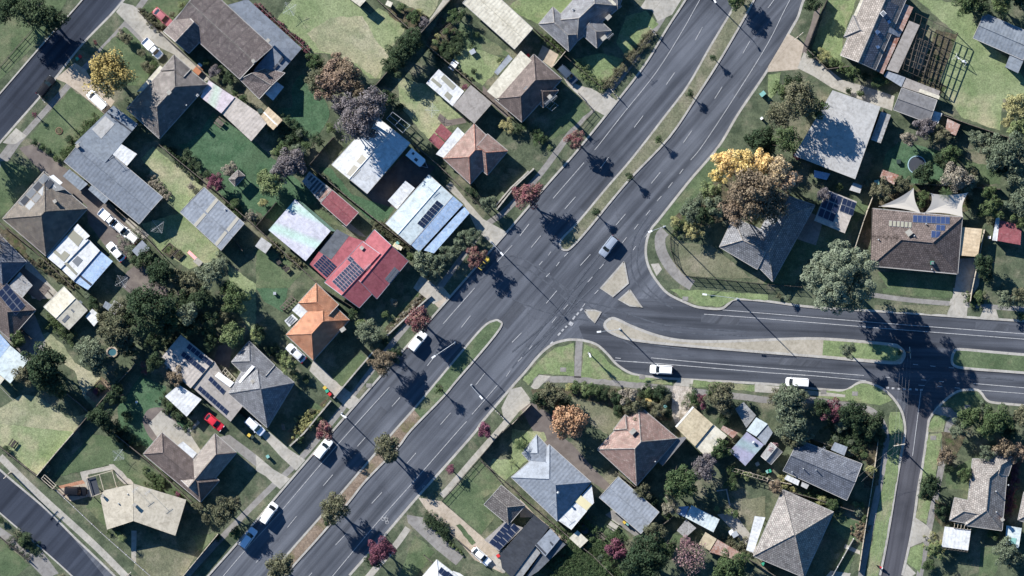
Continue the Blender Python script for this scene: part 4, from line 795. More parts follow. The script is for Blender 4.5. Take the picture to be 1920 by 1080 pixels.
# ---- lower right
tile(2, 3)
B = bld(HN, 'rose and brown hip-roofed house below the side road', 'house', [('hh', '640 130 935 402 1242 48 948 -200'), ('hg', '760 -15 850 -130 1010 20 925 130', None, .1), ('f', '1095 225 1240 45 1320 30 1130 255', 'brown_grey_metal', -.5)], 'rose_tile', 3.3, 30, lm='the rose and brown house', caps='pale_tile')
chimney(B, '905 -5', 1.2, .8, 'brick', 1.2); vent(B, '1075 222')
zone(1240, 740, 1 / 6.75)
B = bld('shed', 'wide ochre metal shed in two steps', 'shed', [('f', '400 150 655 375 425 655 180 410', 'ochre_metal', 0, 'x'), ('f', '662 378 832 520 575 795 428 655', 'cream_metal', -.3)], 'ochre_metal', 3.0, lm='the wide ochre shed')
patch(B, '395 148 412 160 192 412 178 402', 'white', 'flashing'); aerial(B, '640 540', .8)
B = bld('shed', 'small rusty striped roof touching the ochre shed', 'shed', [('f', '780 390 970 480 905 552 750 440', 'rust_metal')], 'rust_metal', 2.2)
B = bld('shed', 'lilac and green striped metal shed', 'shed', [('f', '1080 470 1300 632 1062 902 862 715', 'lilac_metal')], 'lilac_metal', 2.8, lm='the lilac striped shed'); vent(B, '1170 605', .35, .5)
B = bld('carport', 'blue white dappled carport above the lilac shed', 'carport', [('f', '1200 285 1345 370 1200 530 1075 455', 'ice_metal'), ('f', '1342 375 1410 480 1310 640 1205 535', 'slate_metal', -.2)], 'ice_metal', 2.6, walls=False)
B = bld('garage', 'dark roofed garage shaded by the olive yellow tree', 'garage', [('f', '1040 90 1200 262 1075 420 935 180', 'grey_metal')], 'grey_metal', 2.6)
B = bld('shed', 'small grey gabled shed right of the lilac shed', 'shed', [('gg', '1390 605 1530 722 1385 885 1262 780')], 'grey_metal', 2.3, 20)
tile(2, 3)
B = bld(HN, 'slate grey hip-roofed house with a white and yellow annex', 'house', [('hh', '592 375 340 668 -5 340 280 95'), ('hg', '300 122 175 10 20 200 140 330', None, -.15) if 0 else ('hg', '185 20 75 160 240 340 365 215', None, -.1), ('f', '597 395 615 530 445 733 345 662', 'white_metal', -.3)], 'slate_metal', 3.3, 29, lm='the slate grey house')
patch(B, '470 520 515 475 600 545 560 590', 'sheet_cream', 'skylight'); aerial(B, '300 535'); vent(B, '345 455', .3)
B = bld('garage', 'long plain slate garage at the end of the brown driveway', 'garage', [('gg', '655 490 795 335 1103 602 968 762')], 'slate_metal', 2.9, 6, lm='the long slate garage')
zone(880, 880, 1 / 5.4)
B = bld(HN, 'small grey gabled house beside the car driveway', 'house', [('gh', '148 355 322 160 565 365 395 560'), ('f', '150 715 360 525 548 590 300 832', 'mush_metal', -.4)], 'taupe_tile', 3.0, 24, lm='the small grey gabled house', caps='pale_tile')
solar(B, '370 535 195 740 430 580', 5, 1); solar(B, '450 545 245 770 510 600', 5, 1)
B = bld(HN, 'black ribbed metal house with white roof panels', 'house', [('f', '310 862 655 465 812 580 430 1100 330 1000', 'black_metal', 0, 'x'), ('f', '822 598 918 702 770 882 665 768', 'slate_metal', .1), ('f', '435 1035 655 770 720 845 490 1150', 'grey_metal', -.1), ('f', '722 850 918 715 975 760 700 1030 545 1130', 'dark_metal', -.5)], 'black_metal', 3.2, lm='the black metal house')
for s in ('750 670 765 655 852 760 840 775', '670 765 685 750 780 850 768 865'): patch(B, s, 'sheet_dark')
tile(2, 3)
B = bld('shed', 'small cream shed below the slate grey house', 'shed', [('f', '490 738 572 812 510 870 428 795', 'cream_metal')], 'cream_metal', 2.2)
B = bld('carport', 'blue white carport spotted by leaf shade', 'carport', [('f', '1345 548 1557 655 1510 752 1298 640', 'ice_metal'), ('f', '1250 560 1330 555 1300 640 1232 610', 'sky_metal', -.2)], 'ice_metal', 2.7, walls=False, lm='the spotted blue white carport')
B = bld('shed', 'small weathered grey shed below the blue white carport', 'shed', [('f', '1305 655 1382 720 1300 792 1235 740', 'mottle_metal')], 'grey_metal', 2.2)
B = bld('shed', 'shed with tan and rusty striped roof', 'shed', [('f', '1450 750 1535 802 1482 890 1398 840', 'ochre_metal'), ('f', '1540 805 1727 912 1695 965 1480 900', 'rust_metal', -.1)], 'rust_metal', 2.4, lm='the rusty striped shed')
tile(3, 3)
B = bld(HN, 'lichen spotted hip-roofed house at the bottom edge', 'house', [('hh', '-110 930 110 433 492 600 270 1090')], 'lichen_tile', 3.1, 27, lm='the lichen spotted house', caps='pale_tile', wall='brick')
B = bld('awning', 'white awning on the left of the lichen spotted house', 'awning', [('f', '-100 630 -20 640 -110 905 -165 885', 'white_metal')], 'white_metal', 2.6, walls=False)
B = bld(HN, 'dark slate gabled house with a pale upper slope', 'house', [('gg', '112 290 225 58 706 240 592 512'), ('f', '500 75 597 112 572 178 470 132', 'slate_metal', -.2), ('f', '145 318 238 365 225 402 120 352', 'white_metal', -.5), ('f', '255 372 310 395 290 428 245 405', 'concrete', -.5)], 'slate_tile', 3.2, 22, lm='the dark slate gabled house')
vent(B, '180 300 265 275 360 285', .15, .6); aerial(B, '400 130 560 235', 2)
B = bld(HN, 'pale tiled house with dark right slope in the lower right corner', 'house', [('hh', '1535 200 1800 215 1755 740 1480 700'), ('gh', '1620 560 1640 700 1360 665 1410 490') if 0 else ('hg', '1362 662 1400 492 1620 540 1580 700', None, -.1), ('hg', '1690 148 1845 190 1800 330 1650 300', None, -.1)], 'pale_tile', 3.3, 25, lm='the pale lower right house')
vent(B, '1710 445 1712 600 1802 398'); chimney(B, '1755 655', .8, .6, 'terra')
b = MB()
B = bld('shed', 'white flat shed with pergola slats in the lower right', 'shed', [('f', '1325 708 1522 735 1500 888 1300 860', 'white_metal')], 'white_metal', 2.6)
B = bld('shed', 'white and teal roofed shed at the right edge', 'shed', [('f', '1788 700 1903 720 1880 872 1778 850', 'ice_metal')], 'ice_metal', 2.4); patch(B, '1815 790 1865 798 1855 850 1808 842', 'teal', 'roof_sheet')
B = bld(HN, 'pale roof corner cut by the right edge of the picture', 'house', [('hh', '1875 660 1920 450 2200 520 2150 740')], 'pale_tile', 3.1, 24)
B = bld('shed', 'pale grey flat shed below the white and teal shed', 'shed', [('f', '1800 880 1885 890 1870 1000 1790 985', 'slate_metal')], 'slate_metal', 2.2)
tile(1, 3)
B = bld(HN, 'white roofed house with solar panels at the bottom edge', 'house', [('hh', '1355 958 1545 1105 1380 1300 1190 1150')], 'white_metal', 3.0, 22, lm='the white house at the bottom edge'); solar(B, '1390 1010 1440 1050 1360 1050', 2, 1) ; solar(B, '1440 1040 1500 1090 1400 1090', 3, 1)
B = bld('awning', 'small white awning beside the white bottom edge house', 'awning', [('f', '1475 1040 1530 1060 1600 1110 1470 1110', 'white_metal')], 'white_metal', 2.5, walls=False)
# ------------------------------------------------------------------ trees and shrubs
def leafmat(name, c0, c1, c2=None):
    def ds(c):
        l = sum(c) / 3; return (c[0] * .74 + l * .14, c[1] * .76 + l * .14, c[2] * .76 + l * .2)
    c0, c1 = ds(c0), ds(c1); c2 = ds(c2) if c2 else None
    def f(m, t, b):
        p = worldpos(t); oi = t.nodes.new('ShaderNodeObjectInfo')
        v = nd(t, 'ShaderNodeTexNoise', Scale=1.1, Detail=3); t.links.new(p, v.inputs['Vector'])
        a = ramp(t, v.outputs['Fac'], [(0.35, c0), (0.62, c1)] + ([(0.78, c2)] if c2 else []))
        wn = nd(t, 'ShaderNodeTexWhiteNoise'); sc_ = nd(t, 'ShaderNodeVectorMath', operation='SCALE'); sc_.inputs['Scale'].default_value = 2.2; t.links.new(p, sc_.inputs[0]); fl = nd(t, 'ShaderNodeVectorMath', operation='FLOOR'); t.links.new(sc_.outputs[0], fl.inputs[0]); t.links.new(fl.outputs[0], wn.inputs['Vector'])
        g = ramp(t, wn.outputs['Value'], [(0, (0.72,) * 3), (1, (1.28,) * 3)]); a = mixc(t, 1, a, g, 'MULTIPLY')
        h = nd(t, 'ShaderNodeHueSaturation'); t.links.new(math_(t, 'MULTIPLY_ADD', oi.outputs['Random'], 0.05), h.inputs['Hue'])
        h.inputs['Hue'].default_value = 0.5; hm = t.nodes.new('ShaderNodeMapRange'); t.links.new(oi.outputs['Random'], hm.inputs[0]); hm.inputs[3].default_value = 0.485; hm.inputs[4].default_value = 0.515; t.links.new(hm.outputs[0], h.inputs['Hue'])
        vm = t.nodes.new('ShaderNodeMapRange'); t.links.new(oi.outputs['Random'], vm.inputs[0]); vm.inputs[3].default_value = 1.15; vm.inputs[4].default_value = 0.85; t.links.new(vm.outputs[0], h.inputs['Value']); t.links.new(a, h.inputs['Color'])
        t.links.new(h.outputs[0], b.inputs['Base Color'])
        tr = nd(t, 'ShaderNodeBsdfTranslucent'); t.links.new(h.outputs[0], tr.inputs[0]); mx = t.nodes.new('ShaderNodeMixShader'); mx.inputs[0].default_value = 0.12
        t.links.new(b.outputs[0], mx.inputs[1]); t.links.new(tr.outputs[0], mx.inputs[2]); out = [n for n in t.nodes if n.type == 'OUTPUT_MATERIAL'][0]; t.links.new(mx.outputs[0], out.inputs[0])
    return mat('leaf_' + name, c0, 0.75, 0, 0.2, f)
SP = {  # colour key: (materials, phrase)
 'dk': (leafmat('dark', (0.028, 0.055, 0.02), (0.055, 0.085, 0.03), (0.08, 0.1, 0.045)), 'dark green'),
 'gn': (leafmat('green', (0.055, 0.095, 0.025), (0.1, 0.14, 0.04), (0.13, 0.15, 0.06)), 'mid green'),
 'lg': (leafmat('lightgreen', (0.14, 0.19, 0.05), (0.22, 0.26, 0.085), (0.28, 0.29, 0.12)), 'light green'),
 'ol': (leafmat('olive', (0.1, 0.105, 0.045), (0.17, 0.16, 0.075), (0.23, 0.2, 0.1)), 'olive'),
 'gg': (leafmat('greygreen', (0.105, 0.135, 0.07), (0.17, 0.2, 0.105), (0.25, 0.27, 0.16)), 'grey green'),
 'eu': (leafmat('eucalypt', (0.15, 0.185, 0.1), (0.25, 0.28, 0.16), (0.33, 0.35, 0.22)), 'pale grey green'),
 'ye': (leafmat('yellow', (0.32, 0.24, 0.045), (0.42, 0.33, 0.06), (0.24, 0.22, 0.05)), 'golden yellow'),
 'yl': (leafmat('brightyellow', (0.75, 0.5, 0.08), (0.85, 0.62, 0.16), (0.8, 0.65, 0.3)), 'bright yellow'),
 'yg': (leafmat('yellowgreen', (0.27, 0.26, 0.07), (0.38, 0.35, 0.11), (0.2, 0.22, 0.06)), 'yellow green'),
 'or': (leafmat('orange', (0.4, 0.2, 0.08), (0.52, 0.29, 0.12), (0.55, 0.35, 0.17)), 'orange'),
 'br': (leafmat('brown', (0.2, 0.135, 0.07), (0.3, 0.21, 0.12), (0.22, 0.19, 0.08)), 'rusty brown'),
 'rd': (leafmat('red', (0.22, 0.055, 0.065), (0.27, 0.15, 0.1), (0.26, 0.23, 0.11)), 'red'),
 'mr': (leafmat('maroon', (0.14, 0.035, 0.055), (0.22, 0.07, 0.09), (0.24, 0.1, 0.12)), 'maroon'),
 'pu': (leafmat('purple', (0.135, 0.11, 0.105), (0.21, 0.18, 0.165), (0.27, 0.23, 0.2)), 'purple grey'),
 'pe': (leafmat('peach', (0.6, 0.4, 0.17), (0.72, 0.52, 0.26), (0.5, 0.36, 0.16)), 'peach yellow'),
 'tn': (leafmat('tan', (0.24, 0.2, 0.13), (0.34, 0.29, 0.19), (0.3, 0.22, 0.16)), 'tan'),
 'pk': (leafmat('pink', (0.32, 0.15, 0.16), (0.4, 0.24, 0.22), (0.25, 0.21, 0.15)), 'pinkish'),
}
CLS = [(0.55, 0.13, 260, 5), (1.1, 0.17, 800, 9), (2.2, 0.24, 2400, 20), (3.6, 0.32, 4800, 34), (5.4, 0.38, 8500, 60), (7.5, 0.42, 14000, 95)]
CM = {}
def leaves(name, cen, crad, n, ls, m, squash=0.85, rs=1):
    g = np.random.default_rng(rs); k = g.integers(0, len(cen), n); u = g.normal(size=(n, 3)); u /= np.linalg.norm(u, axis=1)[:, None]; u[:, 2] = np.where(u[:, 2] < -0.35, -u[:, 2], u[:, 2])
    r = crad[k] * (0.55 + 0.5 * g.random(n) ** 0.6); P = cen[k] + u * r[:, None] * np.array([1, 1, squash])
    N = u * 0.75 + g.normal(size=(n, 3)) * 0.45 + np.array([0, 0, 0.25]); N /= np.linalg.norm(N, axis=1)[:, None]
    A = np.cross(N, g.normal(size=(n, 3))); A /= np.linalg.norm(A, axis=1)[:, None]; Bv = np.cross(N, A)
    s = ls * (0.6 + 0.8 * g.random(n))[:, None]; A = A * s * 0.5; Bv = Bv * s * 0.36
    V = np.stack([P - A, P - Bv, P + A, P + Bv], 1).reshape(-1, 3).astype(np.float32)
    me = bpy.data.meshes.new(name); me.vertices.add(4 * n); me.vertices.foreach_set('co', V.ravel()); me.loops.add(4 * n); me.loops.foreach_set('vertex_index', np.arange(4 * n, dtype=np.int32))
    me.polygons.add(n); me.polygons.foreach_set('loop_start', np.arange(0, 4 * n, 4, dtype=np.int32)); me.polygons.foreach_set('loop_total', np.full(n, 4, np.int32)); me.materials.append(m); me.update(); me.validate(); return me
def crown(sp, ci, var, sparse=1.0):
    key = (sp, ci, var, sparse)
    if key in CM: return CM[key]
    R0, ls, n, nc = CLS[ci]; g = np.random.default_rng(100 + ci * 7 + var * 31 + len(sp)); n = int(n * sparse)
    u = g.normal(size=(nc, 3)); u /= np.linalg.norm(u, axis=1)[:, None]; u[:, 2] = np.where(u[:, 2] < -0.3, -u[:, 2] * 0.5, u[:, 2])
    rr = 0.42 + 0.38 * g.random(nc); lob = 1 + 0.14 * np.sin(np.arctan2(u[:, 1], u[:, 0]) * 3 + var) + 0.1 * np.sin(np.arctan2(u[:, 1], u[:, 0]) * 5 + var * 2)
    cen = u * (R0 * rr * lob)[:, None] * np.array([1, 1, 0.8]); cr = R0 * (0.2 + 0.16 * g.random(nc)) * (1.35 if nc < 12 else 1.0) * (0.8 if nc > 50 else 1)
    if sp == 'eu': cr *= 0.85; cen *= 1.08
    cen = np.vstack([cen, g.normal(size=(3, 3)) * R0 * 0.12]); cr = np.append(cr, [R0 * 0.45] * 3)
    CM[key] = leaves('crown', cen, cr, n, ls, SP[sp][0], 0.85, 5 + ci + var); return CM[key]
def trunkmesh(ci, var, bare=False):
    key = ('trunk', ci, var, bare)
    if key in CM: return CM[key]
    R0 = CLS[ci][0]; g = random.Random(ci * 10 + var); b = MB(); r = 0.06 * R0 + 0.03   # built for crown centre at z=1 unit of R0*1.5 above ground
    hc = R0 * 1.5; fork = Vector((g.uniform(-.1, .1) * R0, g.uniform(-.1, .1) * R0, hc * 0.45)); b.tube((0, 0, -0.1), fork, r * 1.3, r, 8)
    nb = 6 if not bare else 11
    for i in range(nb):
        a = i * 2 * math.pi / nb + g.uniform(-.3, .3); L = R0 * g.uniform(0.5, 0.85); e = Vector((math.cos(a) * L * .6, math.sin(a) * L * .6, hc + R0 * g.uniform(-.1, .35))); b.tube(fork, e, r * .6, r * .3, 6)
        for j in range(3 if not bare else 5):
            a2 = a + g.uniform(-.9, .9); e2 = Vector((math.cos(a2) * L * g.uniform(.8, 1.15), math.sin(a2) * L * g.uniform(.8, 1.15), hc + R0 * g.uniform(-.15, .5))); b.tube(e, e2, r * .28, r * .1, 4, cap=False)
            if bare:
                for q in range(5):
                    t = g.uniform(.2, 1); m_ = e.lerp(e2, t); e3 = m_ + Vector((g.uniform(-1, 1), g.uniform(-1, 1), g.uniform(-.2, .6))) * R0 * .3; b.tube(m_, e3, r * .12, r * .05, 3, cap=False)
    CM[key] = b.mesh('trunk', M['bark']); return CM[key]
NT = 0
def tree(x, y, r, sp, hc=None, desc=None, sparse=1.0, group=None, bare=False):
    if hc and hc > 6.4 and sparse == 1.0: sparse = 1.0 if sp in ('yl', 'pe') else 0.9 if sp == 'br' else 0.6
    global NT; NT += 1
    x = T[0] + x * T[2]; y = T[1] + y * T[2]; rm = r * SC * 1.08
    ci = min(range(len(CLS)), key=lambda i: abs(math.log(CLS[i][0] / rm))); R0 = CLS[ci][0]; small = rm < 1.75
    if hc is None: hc = rm * 0.75 + 0.2 if small else rm * 1.15 + 0.6
    var = NT % 2; q = G((x, y), hc); rz = random.uniform(0, 6.28)
    root = empty('shrub' if small else 'tree', (q.x, q.y, ZB), rz)
    d = desc or ('%s %s' % (SP[sp][1], random.choice(['rounded', 'bushy', 'leafy']))) + (' shrub' if small else ' tree')
    tag(root, d, 'shrub' if small else 'tree', group=group, at=(x, y))
    s = rm / R0
    c = link('crown' if not small else 'foliage', crown(sp, ci, var, sparse), root, (0, 0, hc - ZB)); c.scale = (s * random.uniform(.95, 1.08), s * random.uniform(.95, 1.08), s * random.uniform(.85, 1.0) * (0.8 if small else 1.3))
    t = link('trunk' if not small else 'stem', trunkmesh(ci, var, bare), root); t.scale = (s, s, (hc - ZB) / (R0 * 1.5))
    return root
def trees(s):
    for l in s.strip().split('\n'):
        f = l.split(); 
        if len(f) < 4: continue
        tree(float(f[0]), float(f[1]), float(f[2]), f[3], float(f[4]) if len(f) > 4 and f[4] != '-' else None, ' '.join(f[5:]).replace('_', ' ') or None)
full()
trees('''20 12 30 dk 6
58 22 34 dk 7 large_spreading_dark_evergreen_tree
92 34 30 dk 6
208 140 47 ye 6.5 big_golden_yellow_autumn_tree
237 73 13 ol 1.4
267 98 11 ol 1.2
277 126 13 ol 1
288 120 9 gn
403 133 13 pu
413 128 9 dk
428 148 14 dk
455 185 12 gn
440 176 7 gn
386 118 9 gn
65 214 6 mr 1.8 tiny_dark_red_sapling
179 80 6 rd 1.6 tiny_red_verge_sapling
66 268 8 dk
130 262 9 dk
81 276 8 gn
92 284 7 dk
104 295 7 gn
152 256 6 gn
345 20 10 gn
322 28 7 ol
340 10 8 lg
350 288 12 dk
362 300 9 dk
372 313 10 dk
389 325 10 dk
407 342 15 mr
397 336 9 mr
431 318 14 tn
438 327 9 dk
441 383 12 gn
470 405 12 tn
474 412 9 ol
357 350 8 tn
302 372 5 tn
313 368 6 tn
276 484 20 dk
258 490 14 dk
300 511 27 dk 4.5
337 520 21 ol 4
363 531 22 ol 4.4
395 513 27 gg 4.8
412 490 14 gg
349 545 16 ol
285 580 46 dk 6.5 largest_dark_green_tree
258 560 22 dk
310 610 26 dk
240 600 20 dk
215 622 33 ol 5
195 598 16 ol
230 640 20 ol 4
350 588 22 gg 5.4 grey_green_tree_with_white_blossom
390 605 22 dk
440 562 27 gn 5
420 590 18 ol
375 560 24 dk 4.5
330 565 22 dk 4.5
350 612 20 dk 2.6
290 640 18 dk 3.2
320 590 22 gn 5
225 580 18 ol 4
392 622 16 gn 2.8
240 655 16 dk 3.6
425 540 16 gn 4.2
437 628 25 lg 3.2
482 628 15 lg
318 645 13 dk
395 640 16 dk
170 660 30 gg 4.2
184 690 20 gg
160 648 16 gg
82 680 36 dk 6 broad_dark_evergreen_tree
45 702 20 ol 3.5
34 632 15 gn
30 646 12 gn
113 738 13 gn
97 715 30 dk 4
292 678 20 dk
270 684 9 rd
272 696 7 rd
327 706 17 br 3
190 782 24 dk 4
215 742 18 dk
220 730 14 dk
208 800 17 dk
240 780 12 dk
320 760 8 gn
335 780 9 dk
180 735 7 mr
192 727 8 dk
112 595 7 dk
122 618 9 dk
133 630 8 dk
175 570 13 dk
165 555 10 gg
485 625 16 dk
512 656 13 dk
528 668 9 gn
540 682 16 lg
555 702 12 lg
575 712 9 dk
530 665 10 gn
690 622 24 gg 2.8
676 605 11 lg
700 640 14 gg
722 640 9 dk
737 567 9 tn
722 588 8 gn
660 590 12 dk
668 582 8 gn
786 600 26 rd 4.9 bright_red_street_tree
718 678 24 br 4.4 russet_street_tree
740 664 14 dk 4
608 810 20 rd 4.4 red_street_tree
531 800 6 tn
594 782 9 gn
580 800 9 yg
560 822 9 gn
585 770 6 ol
908 808 16 mr 2.6 small_wine_red_street_tree
846 881 11 mr 2.4 small_wine_red_street_tree
825 730 11 gn 3.2 neat_round_median_bush
725 838 27 ol 5.6 olive_street_tree_in_the_median
732 856 14 ol 5
627 952 30 ol 5.4 olive_street_tree_in_the_median
617 975 15 gn 4
525 1064 29 ol 5.2 olive_street_tree_in_the_median
715 1032 24 mr 4.6 dark_red_and_green_street_tree
700 1048 16 dk 4
975 832 13 lg 3
1080 262 18 rd 4 red_street_tree
988 366 27 rd 4.7 large_red_street_tree
1338 108 8 dk 2.2 little_round_median_tree
1295 177 9 dk 2.2 little_round_median_tree
1234 260 9 gn 2.3 little_round_median_tree
1182 331 9 dk 2.4 little_round_median_tree
1117 399 10 dk 2.6 little_round_median_tree
1384 -4 22 gn 3
1012 258 13 gn
1000 248 11 dk
983 237 9 gn
972 243 11 dk
950 236 13 yg
1030 277 7 lg 2.5
1500 190 42 ol 8.6 large_olive_tree
1533 205 22 gn 8.2
1470 170 22 gn 6.5
1490 155 22 dk 6.5
1460 215 28 ol 6.5
1425 262 28 dk 5
1475 262 28 gn 7.5
1440 275 20 dk
1492 290 11 mr 2
1522 7 17 dk 3.2
1545 105 13 yg
1520 104 10 dk
1561 118 12 gn
1580 128 12 gn
1600 136 15 gn
1622 142 10 dk
1647 150 14 gn
1662 152 9 yg
1612 176 9 gn
1590 170 7 dk
1735 240 20 pu 2.8
1705 262 16 tn
1765 253 17 ol
1785 262 12 gg
1837 262 20 gg 3
1860 275 22 gg 3
1905 200 25 yg 4.2
1912 240 22 lg 4
1890 228 13 yg
1812 2 26 gn 3.5
1838 10 18 dk 3.5
1878 8 22 gn 4
1910 -4 20 dk 4
1730 325 22 dk 3
1652 357 19 ol 3
1672 352 14 ol
1692 344 15 ol
1660 375 10 gn
1748 345 11 dk
1792 332 27 tn 4
1815 345 18 gg
1785 290 20 gn 3.4
1765 297 14 dk
1825 330 14 ol
1730 370 13 gn
1728 385 10 gn
1758 300 8 gn
1890 285 36 gg 4.5
1870 310 22 dk 3.5
1902 330 22 gg 4
1860 388 20 gn 3.4
1856 362 16 gn
1862 412 13 ol
1912 378 26 gg 4.2
1918 410 18 gn
1845 495 22 dk 3.6
1850 518 14 dk
1626 345 10 gg
1572 350 10 gn
1815 378 9 dk
1838 400 8 gn
1545 365 14 pu 4
1590 656 14 gg 5.6 slender_grey_tree_in_the_side_road_median
1686 661 6 gn
1477 560 8 gg 1.5
1460 556 6 ol
1885 562 17 gg 3
1912 552 16 ol 3
1837 556 12 gn
1918 594 9 gn
1477 750 30 gg 4
1505 742 14 gg
1455 745 16 ol
1487 795 32 gg 4
1505 812 16 gg
1465 805 14 gg
1563 770 20 mr 2.6
1540 765 18 dk 3
1600 776 28 dk 3.5
1635 795 24 dk 3
1612 800 14 gn
1575 800 13 gg
1560 790 12 dk
1650 820 14 dk
1628 820 10 gn
1815 782 23 gn 3.5
1845 772 16 gg
1870 788 30 gn 4.2
1848 800 20 lg 3
1912 782 20 ol 3.6
1800 805 18 gg 3
1890 810 16 dk
1775 855 17 br 2.4
1780 875 12 dk
1745 910 24 dk 3.6
1738 928 16 dk 3
1767 957 15 dk
1775 975 13 ol
1850 850 15 gg 3.6
1882 838 22 br 3
1912 850 17 br 3
1808 890 16 gn
1822 905 10 yg
1635 880 11 yg
1540 937 12 yg
1560 946 14 gn
1555 938 8 dk
1455 912 15 br
1470 918 10 yg
1605 945 7 lg
1617 948 8 gn
1608 962 10 gg
1620 972 8 gn
1485 822 22 ol 3
1450 840 12 pk 2
1887 1035 26 gg 3.6
1905 1050 18 gg
1862 1000 14 gn
1752 1030 15 lg
1742 1060 13 gn
1765 1020 8 yg
1605 845 9 dk
1620 855 9 gn
1590 850 8 gg
1572 845 9 gn
1550 835 9 gg
1568 822 8 gg
1596 828 7 gg
1035 740 26 ol 3.2
1015 748 18 dk 3
1052 752 18 dk 3
1022 760 13 ol
1067 792 36 or 4.4 bright_orange_autumn_tree
1048 778 16 or 3
1068 727 10 yg
1080 727 12 gn
1098 728 13 lg
1113 730 14 gn
1130 735 14 dk
1148 735 12 ol
1160 748 15 dk
1175 742 20 tn 2.6
1190 765 22 ol 3
1160 770 13 dk
1215 735 11 gn
1235 738 14 dk
1248 750 12 ol
1218 755 9 yl
1230 770 17 ol 2.6
1212 775 11 dk
1250 775 12 dk
1316 748 10 mr 2
1318 760 8 mr
1352 742 27 ol 3.6
1340 735 16 gn 3.4
1362 765 18 ol 3
1358 785 13 dk
1300 762 8 ol
1277 905 33 gn 4.4
1262 920 18 ol 4
1258 950 17 tn 2.8
1248 963 11 gn
1320 880 24 pu 3.2 purple_grey_half_bare_tree
1330 862 14 pu 3
1352 842 19 gn 3
1362 828 12 ol
1205 920 15 ol
1222 938 13 dk
1188 905 8 gn
1155 1028 21 mr 3
1210 1045 45 dk 6 wide_dark_green_tree
1230 1000 22 ol 4.5
1245 1030 22 gn 4.5
1180 1062 20 dk 4
1287 1018 13 pk 4
1370 1065 30 gn 4
1392 1050 14 gn 3.4
1375 885 13 gn
1372 908 13 gn
1400 891 10 lg
1418 885 9 ol
1430 893 8 dk
1345 955 8 lg
1366 958 9 lg
1380 965 9 gn
1142 1062 12 gn
1125 1045 9 gg
545 307 28 pu 4.4
530 325 18 pu 4
555 292 14 pu 4
507 346 26 lg 4
495 330 15 lg 3.4
493 382 11 yg
528 282 16 gn 3
515 287 10 lg
560 283 14 gg
575 272 11 gn
545 262 10 dk
595 262 13 dk 2.6
560 250 8 gg
680 212 40 pu 9.0
660 235 30 pu 8.0
700 190 28 pu 8.4
690 245 22 pu 7.0
645 195 22 pu 6
627 148 32 br 6
597 152 26 ol 5
605 172 22 br 5.4
650 140 26 br 6
668 165 18 br 6
633 115 16 br 4
622 240 11 gn
590 115 16 gn
600 120 11 dk
770 80 26 dk 4.2 dark_clipped_evergreen_tree
752 98 26 dk 4.2
738 122 20 dk 3.8
780 62 14 dk 3.6
730 185 15 dk 2.6
752 200 10 dk
752 15 11 gn
774 32 14 gn
785 22 10 yg
797 42 11 pu
855 30 15 gn
868 22 9 gg
844 38 8 gn
822 68 6 yg
836 60 8 gn
817 82 8 lg
828 92 7 gn
840 106 9 dk
848 96 8 gn
862 88 9 dk
757 48 9 dk
893 64 7 gn
937 112 6 gn
887 133 7 dk
860 205 6 mr
872 162 7 mr
885 358 13 dk
915 385 16 gg
925 372 9 gg
795 490 23 gg 2.8
812 510 18 gg 2.8
825 490 16 gg
845 477 17 gg 2.6
862 462 15 gg
882 446 18 gg 2.6
898 438 9 gg
800 512 12 gg
770 482 9 gn
891 482 19 rd 4 red_and_green_street_tree
705 432 6 gg
718 440 6 dk
420 958 27 ol 4.4
436 945 16 ol 4
370 950 14 ol
385 972 12 ol
440 1000 13 gn
305 900 8 gn
298 892 6 gn
90 880 8 gg
334 926 6 mr
240 820 11 dk
247 828 8 gn
258 835 7 dk
328 922 5 gn
50 1005 12 dk 1.5
40 1015 9 gn
2 975 9 dk
12 840 8 dk
222 1000 8 lg
203 998 5 gn
115 1085 12 ol
410 1008 8 dk
''')
# bare trees
def baretree(x, y, r, sp, hc, desc, n=0.12):
    tree(x, y, r, sp, hc, desc, n, bare=True)
baretree(1297, 1045, 37, 'pk', 4.2, 'nearly bare tree with pinkish twigs', 0.1)
baretree(-18, 452, 34, 'tn', 5, 'bare winter tree at the left edge', 0.03)
baretree(672, 228, 30, 'gg', 7.5, 'half bare pale twigged tree', 0.12)
baretree(-60, 245, 40, 'dk', 8, 'tree just beyond the left edge', 1.0)
baretree(1860, -60, 30, 'dk', 8, 'tree just beyond the top edge', 1.0)
baretree(1106, 664, 5, 'gn', 3.5, 'thin staked sapling on the grass verge', .3)
# the great autumn tree: brown crown with a yellow one behind it
for a in ((1415, 362, 50, 'br', 11, 'great rusty brown autumn tree'), (1382, 388, 32, 'br', 9, 'rusty brown autumn tree'), (1448, 385, 34, 'br', 10, 'rusty brown autumn tree'), (1362, 306, 24, 'yl', 8.5, 'bright yellow autumn tree'), (1395, 303, 26, 'yl', 9.5, 'bright yellow autumn tree'), (1430, 305, 25, 'yl', 9.5, 'bright yellow autumn tree'), (1458, 315, 24, 'pe', 9.8, 'peach coloured autumn tree'), (1474, 338, 20, 'pe', 9, 'peach coloured autumn tree'), (1440, 345, 22, 'pe', 9, 'peach coloured autumn tree'), (1392, 318, 16, 'pe', 8.6, 'peach coloured autumn tree'), (1346, 328, 16, 'yl', 6, 'bright yellow autumn tree'), (1268, 416, 12, 'yg', 2, None), (1302, 434, 16, 'yg', 2.4, None), (1285, 428, 10, 'yg', 1.5, None),
          (1300, 395, 26, 'gg', 3, None), (1325, 405, 22, 'dk', 3.4, None), (1333, 358, 20, 'lg', 3, None), (1340, 385, 22, 'gg', 3.5, None), (1480, 340, 20, 'br', 5, None), (1315, 372, 13, 'gg', 2, None)):
    tree(a[0], a[1], a[2], a[3], a[4], a[5])
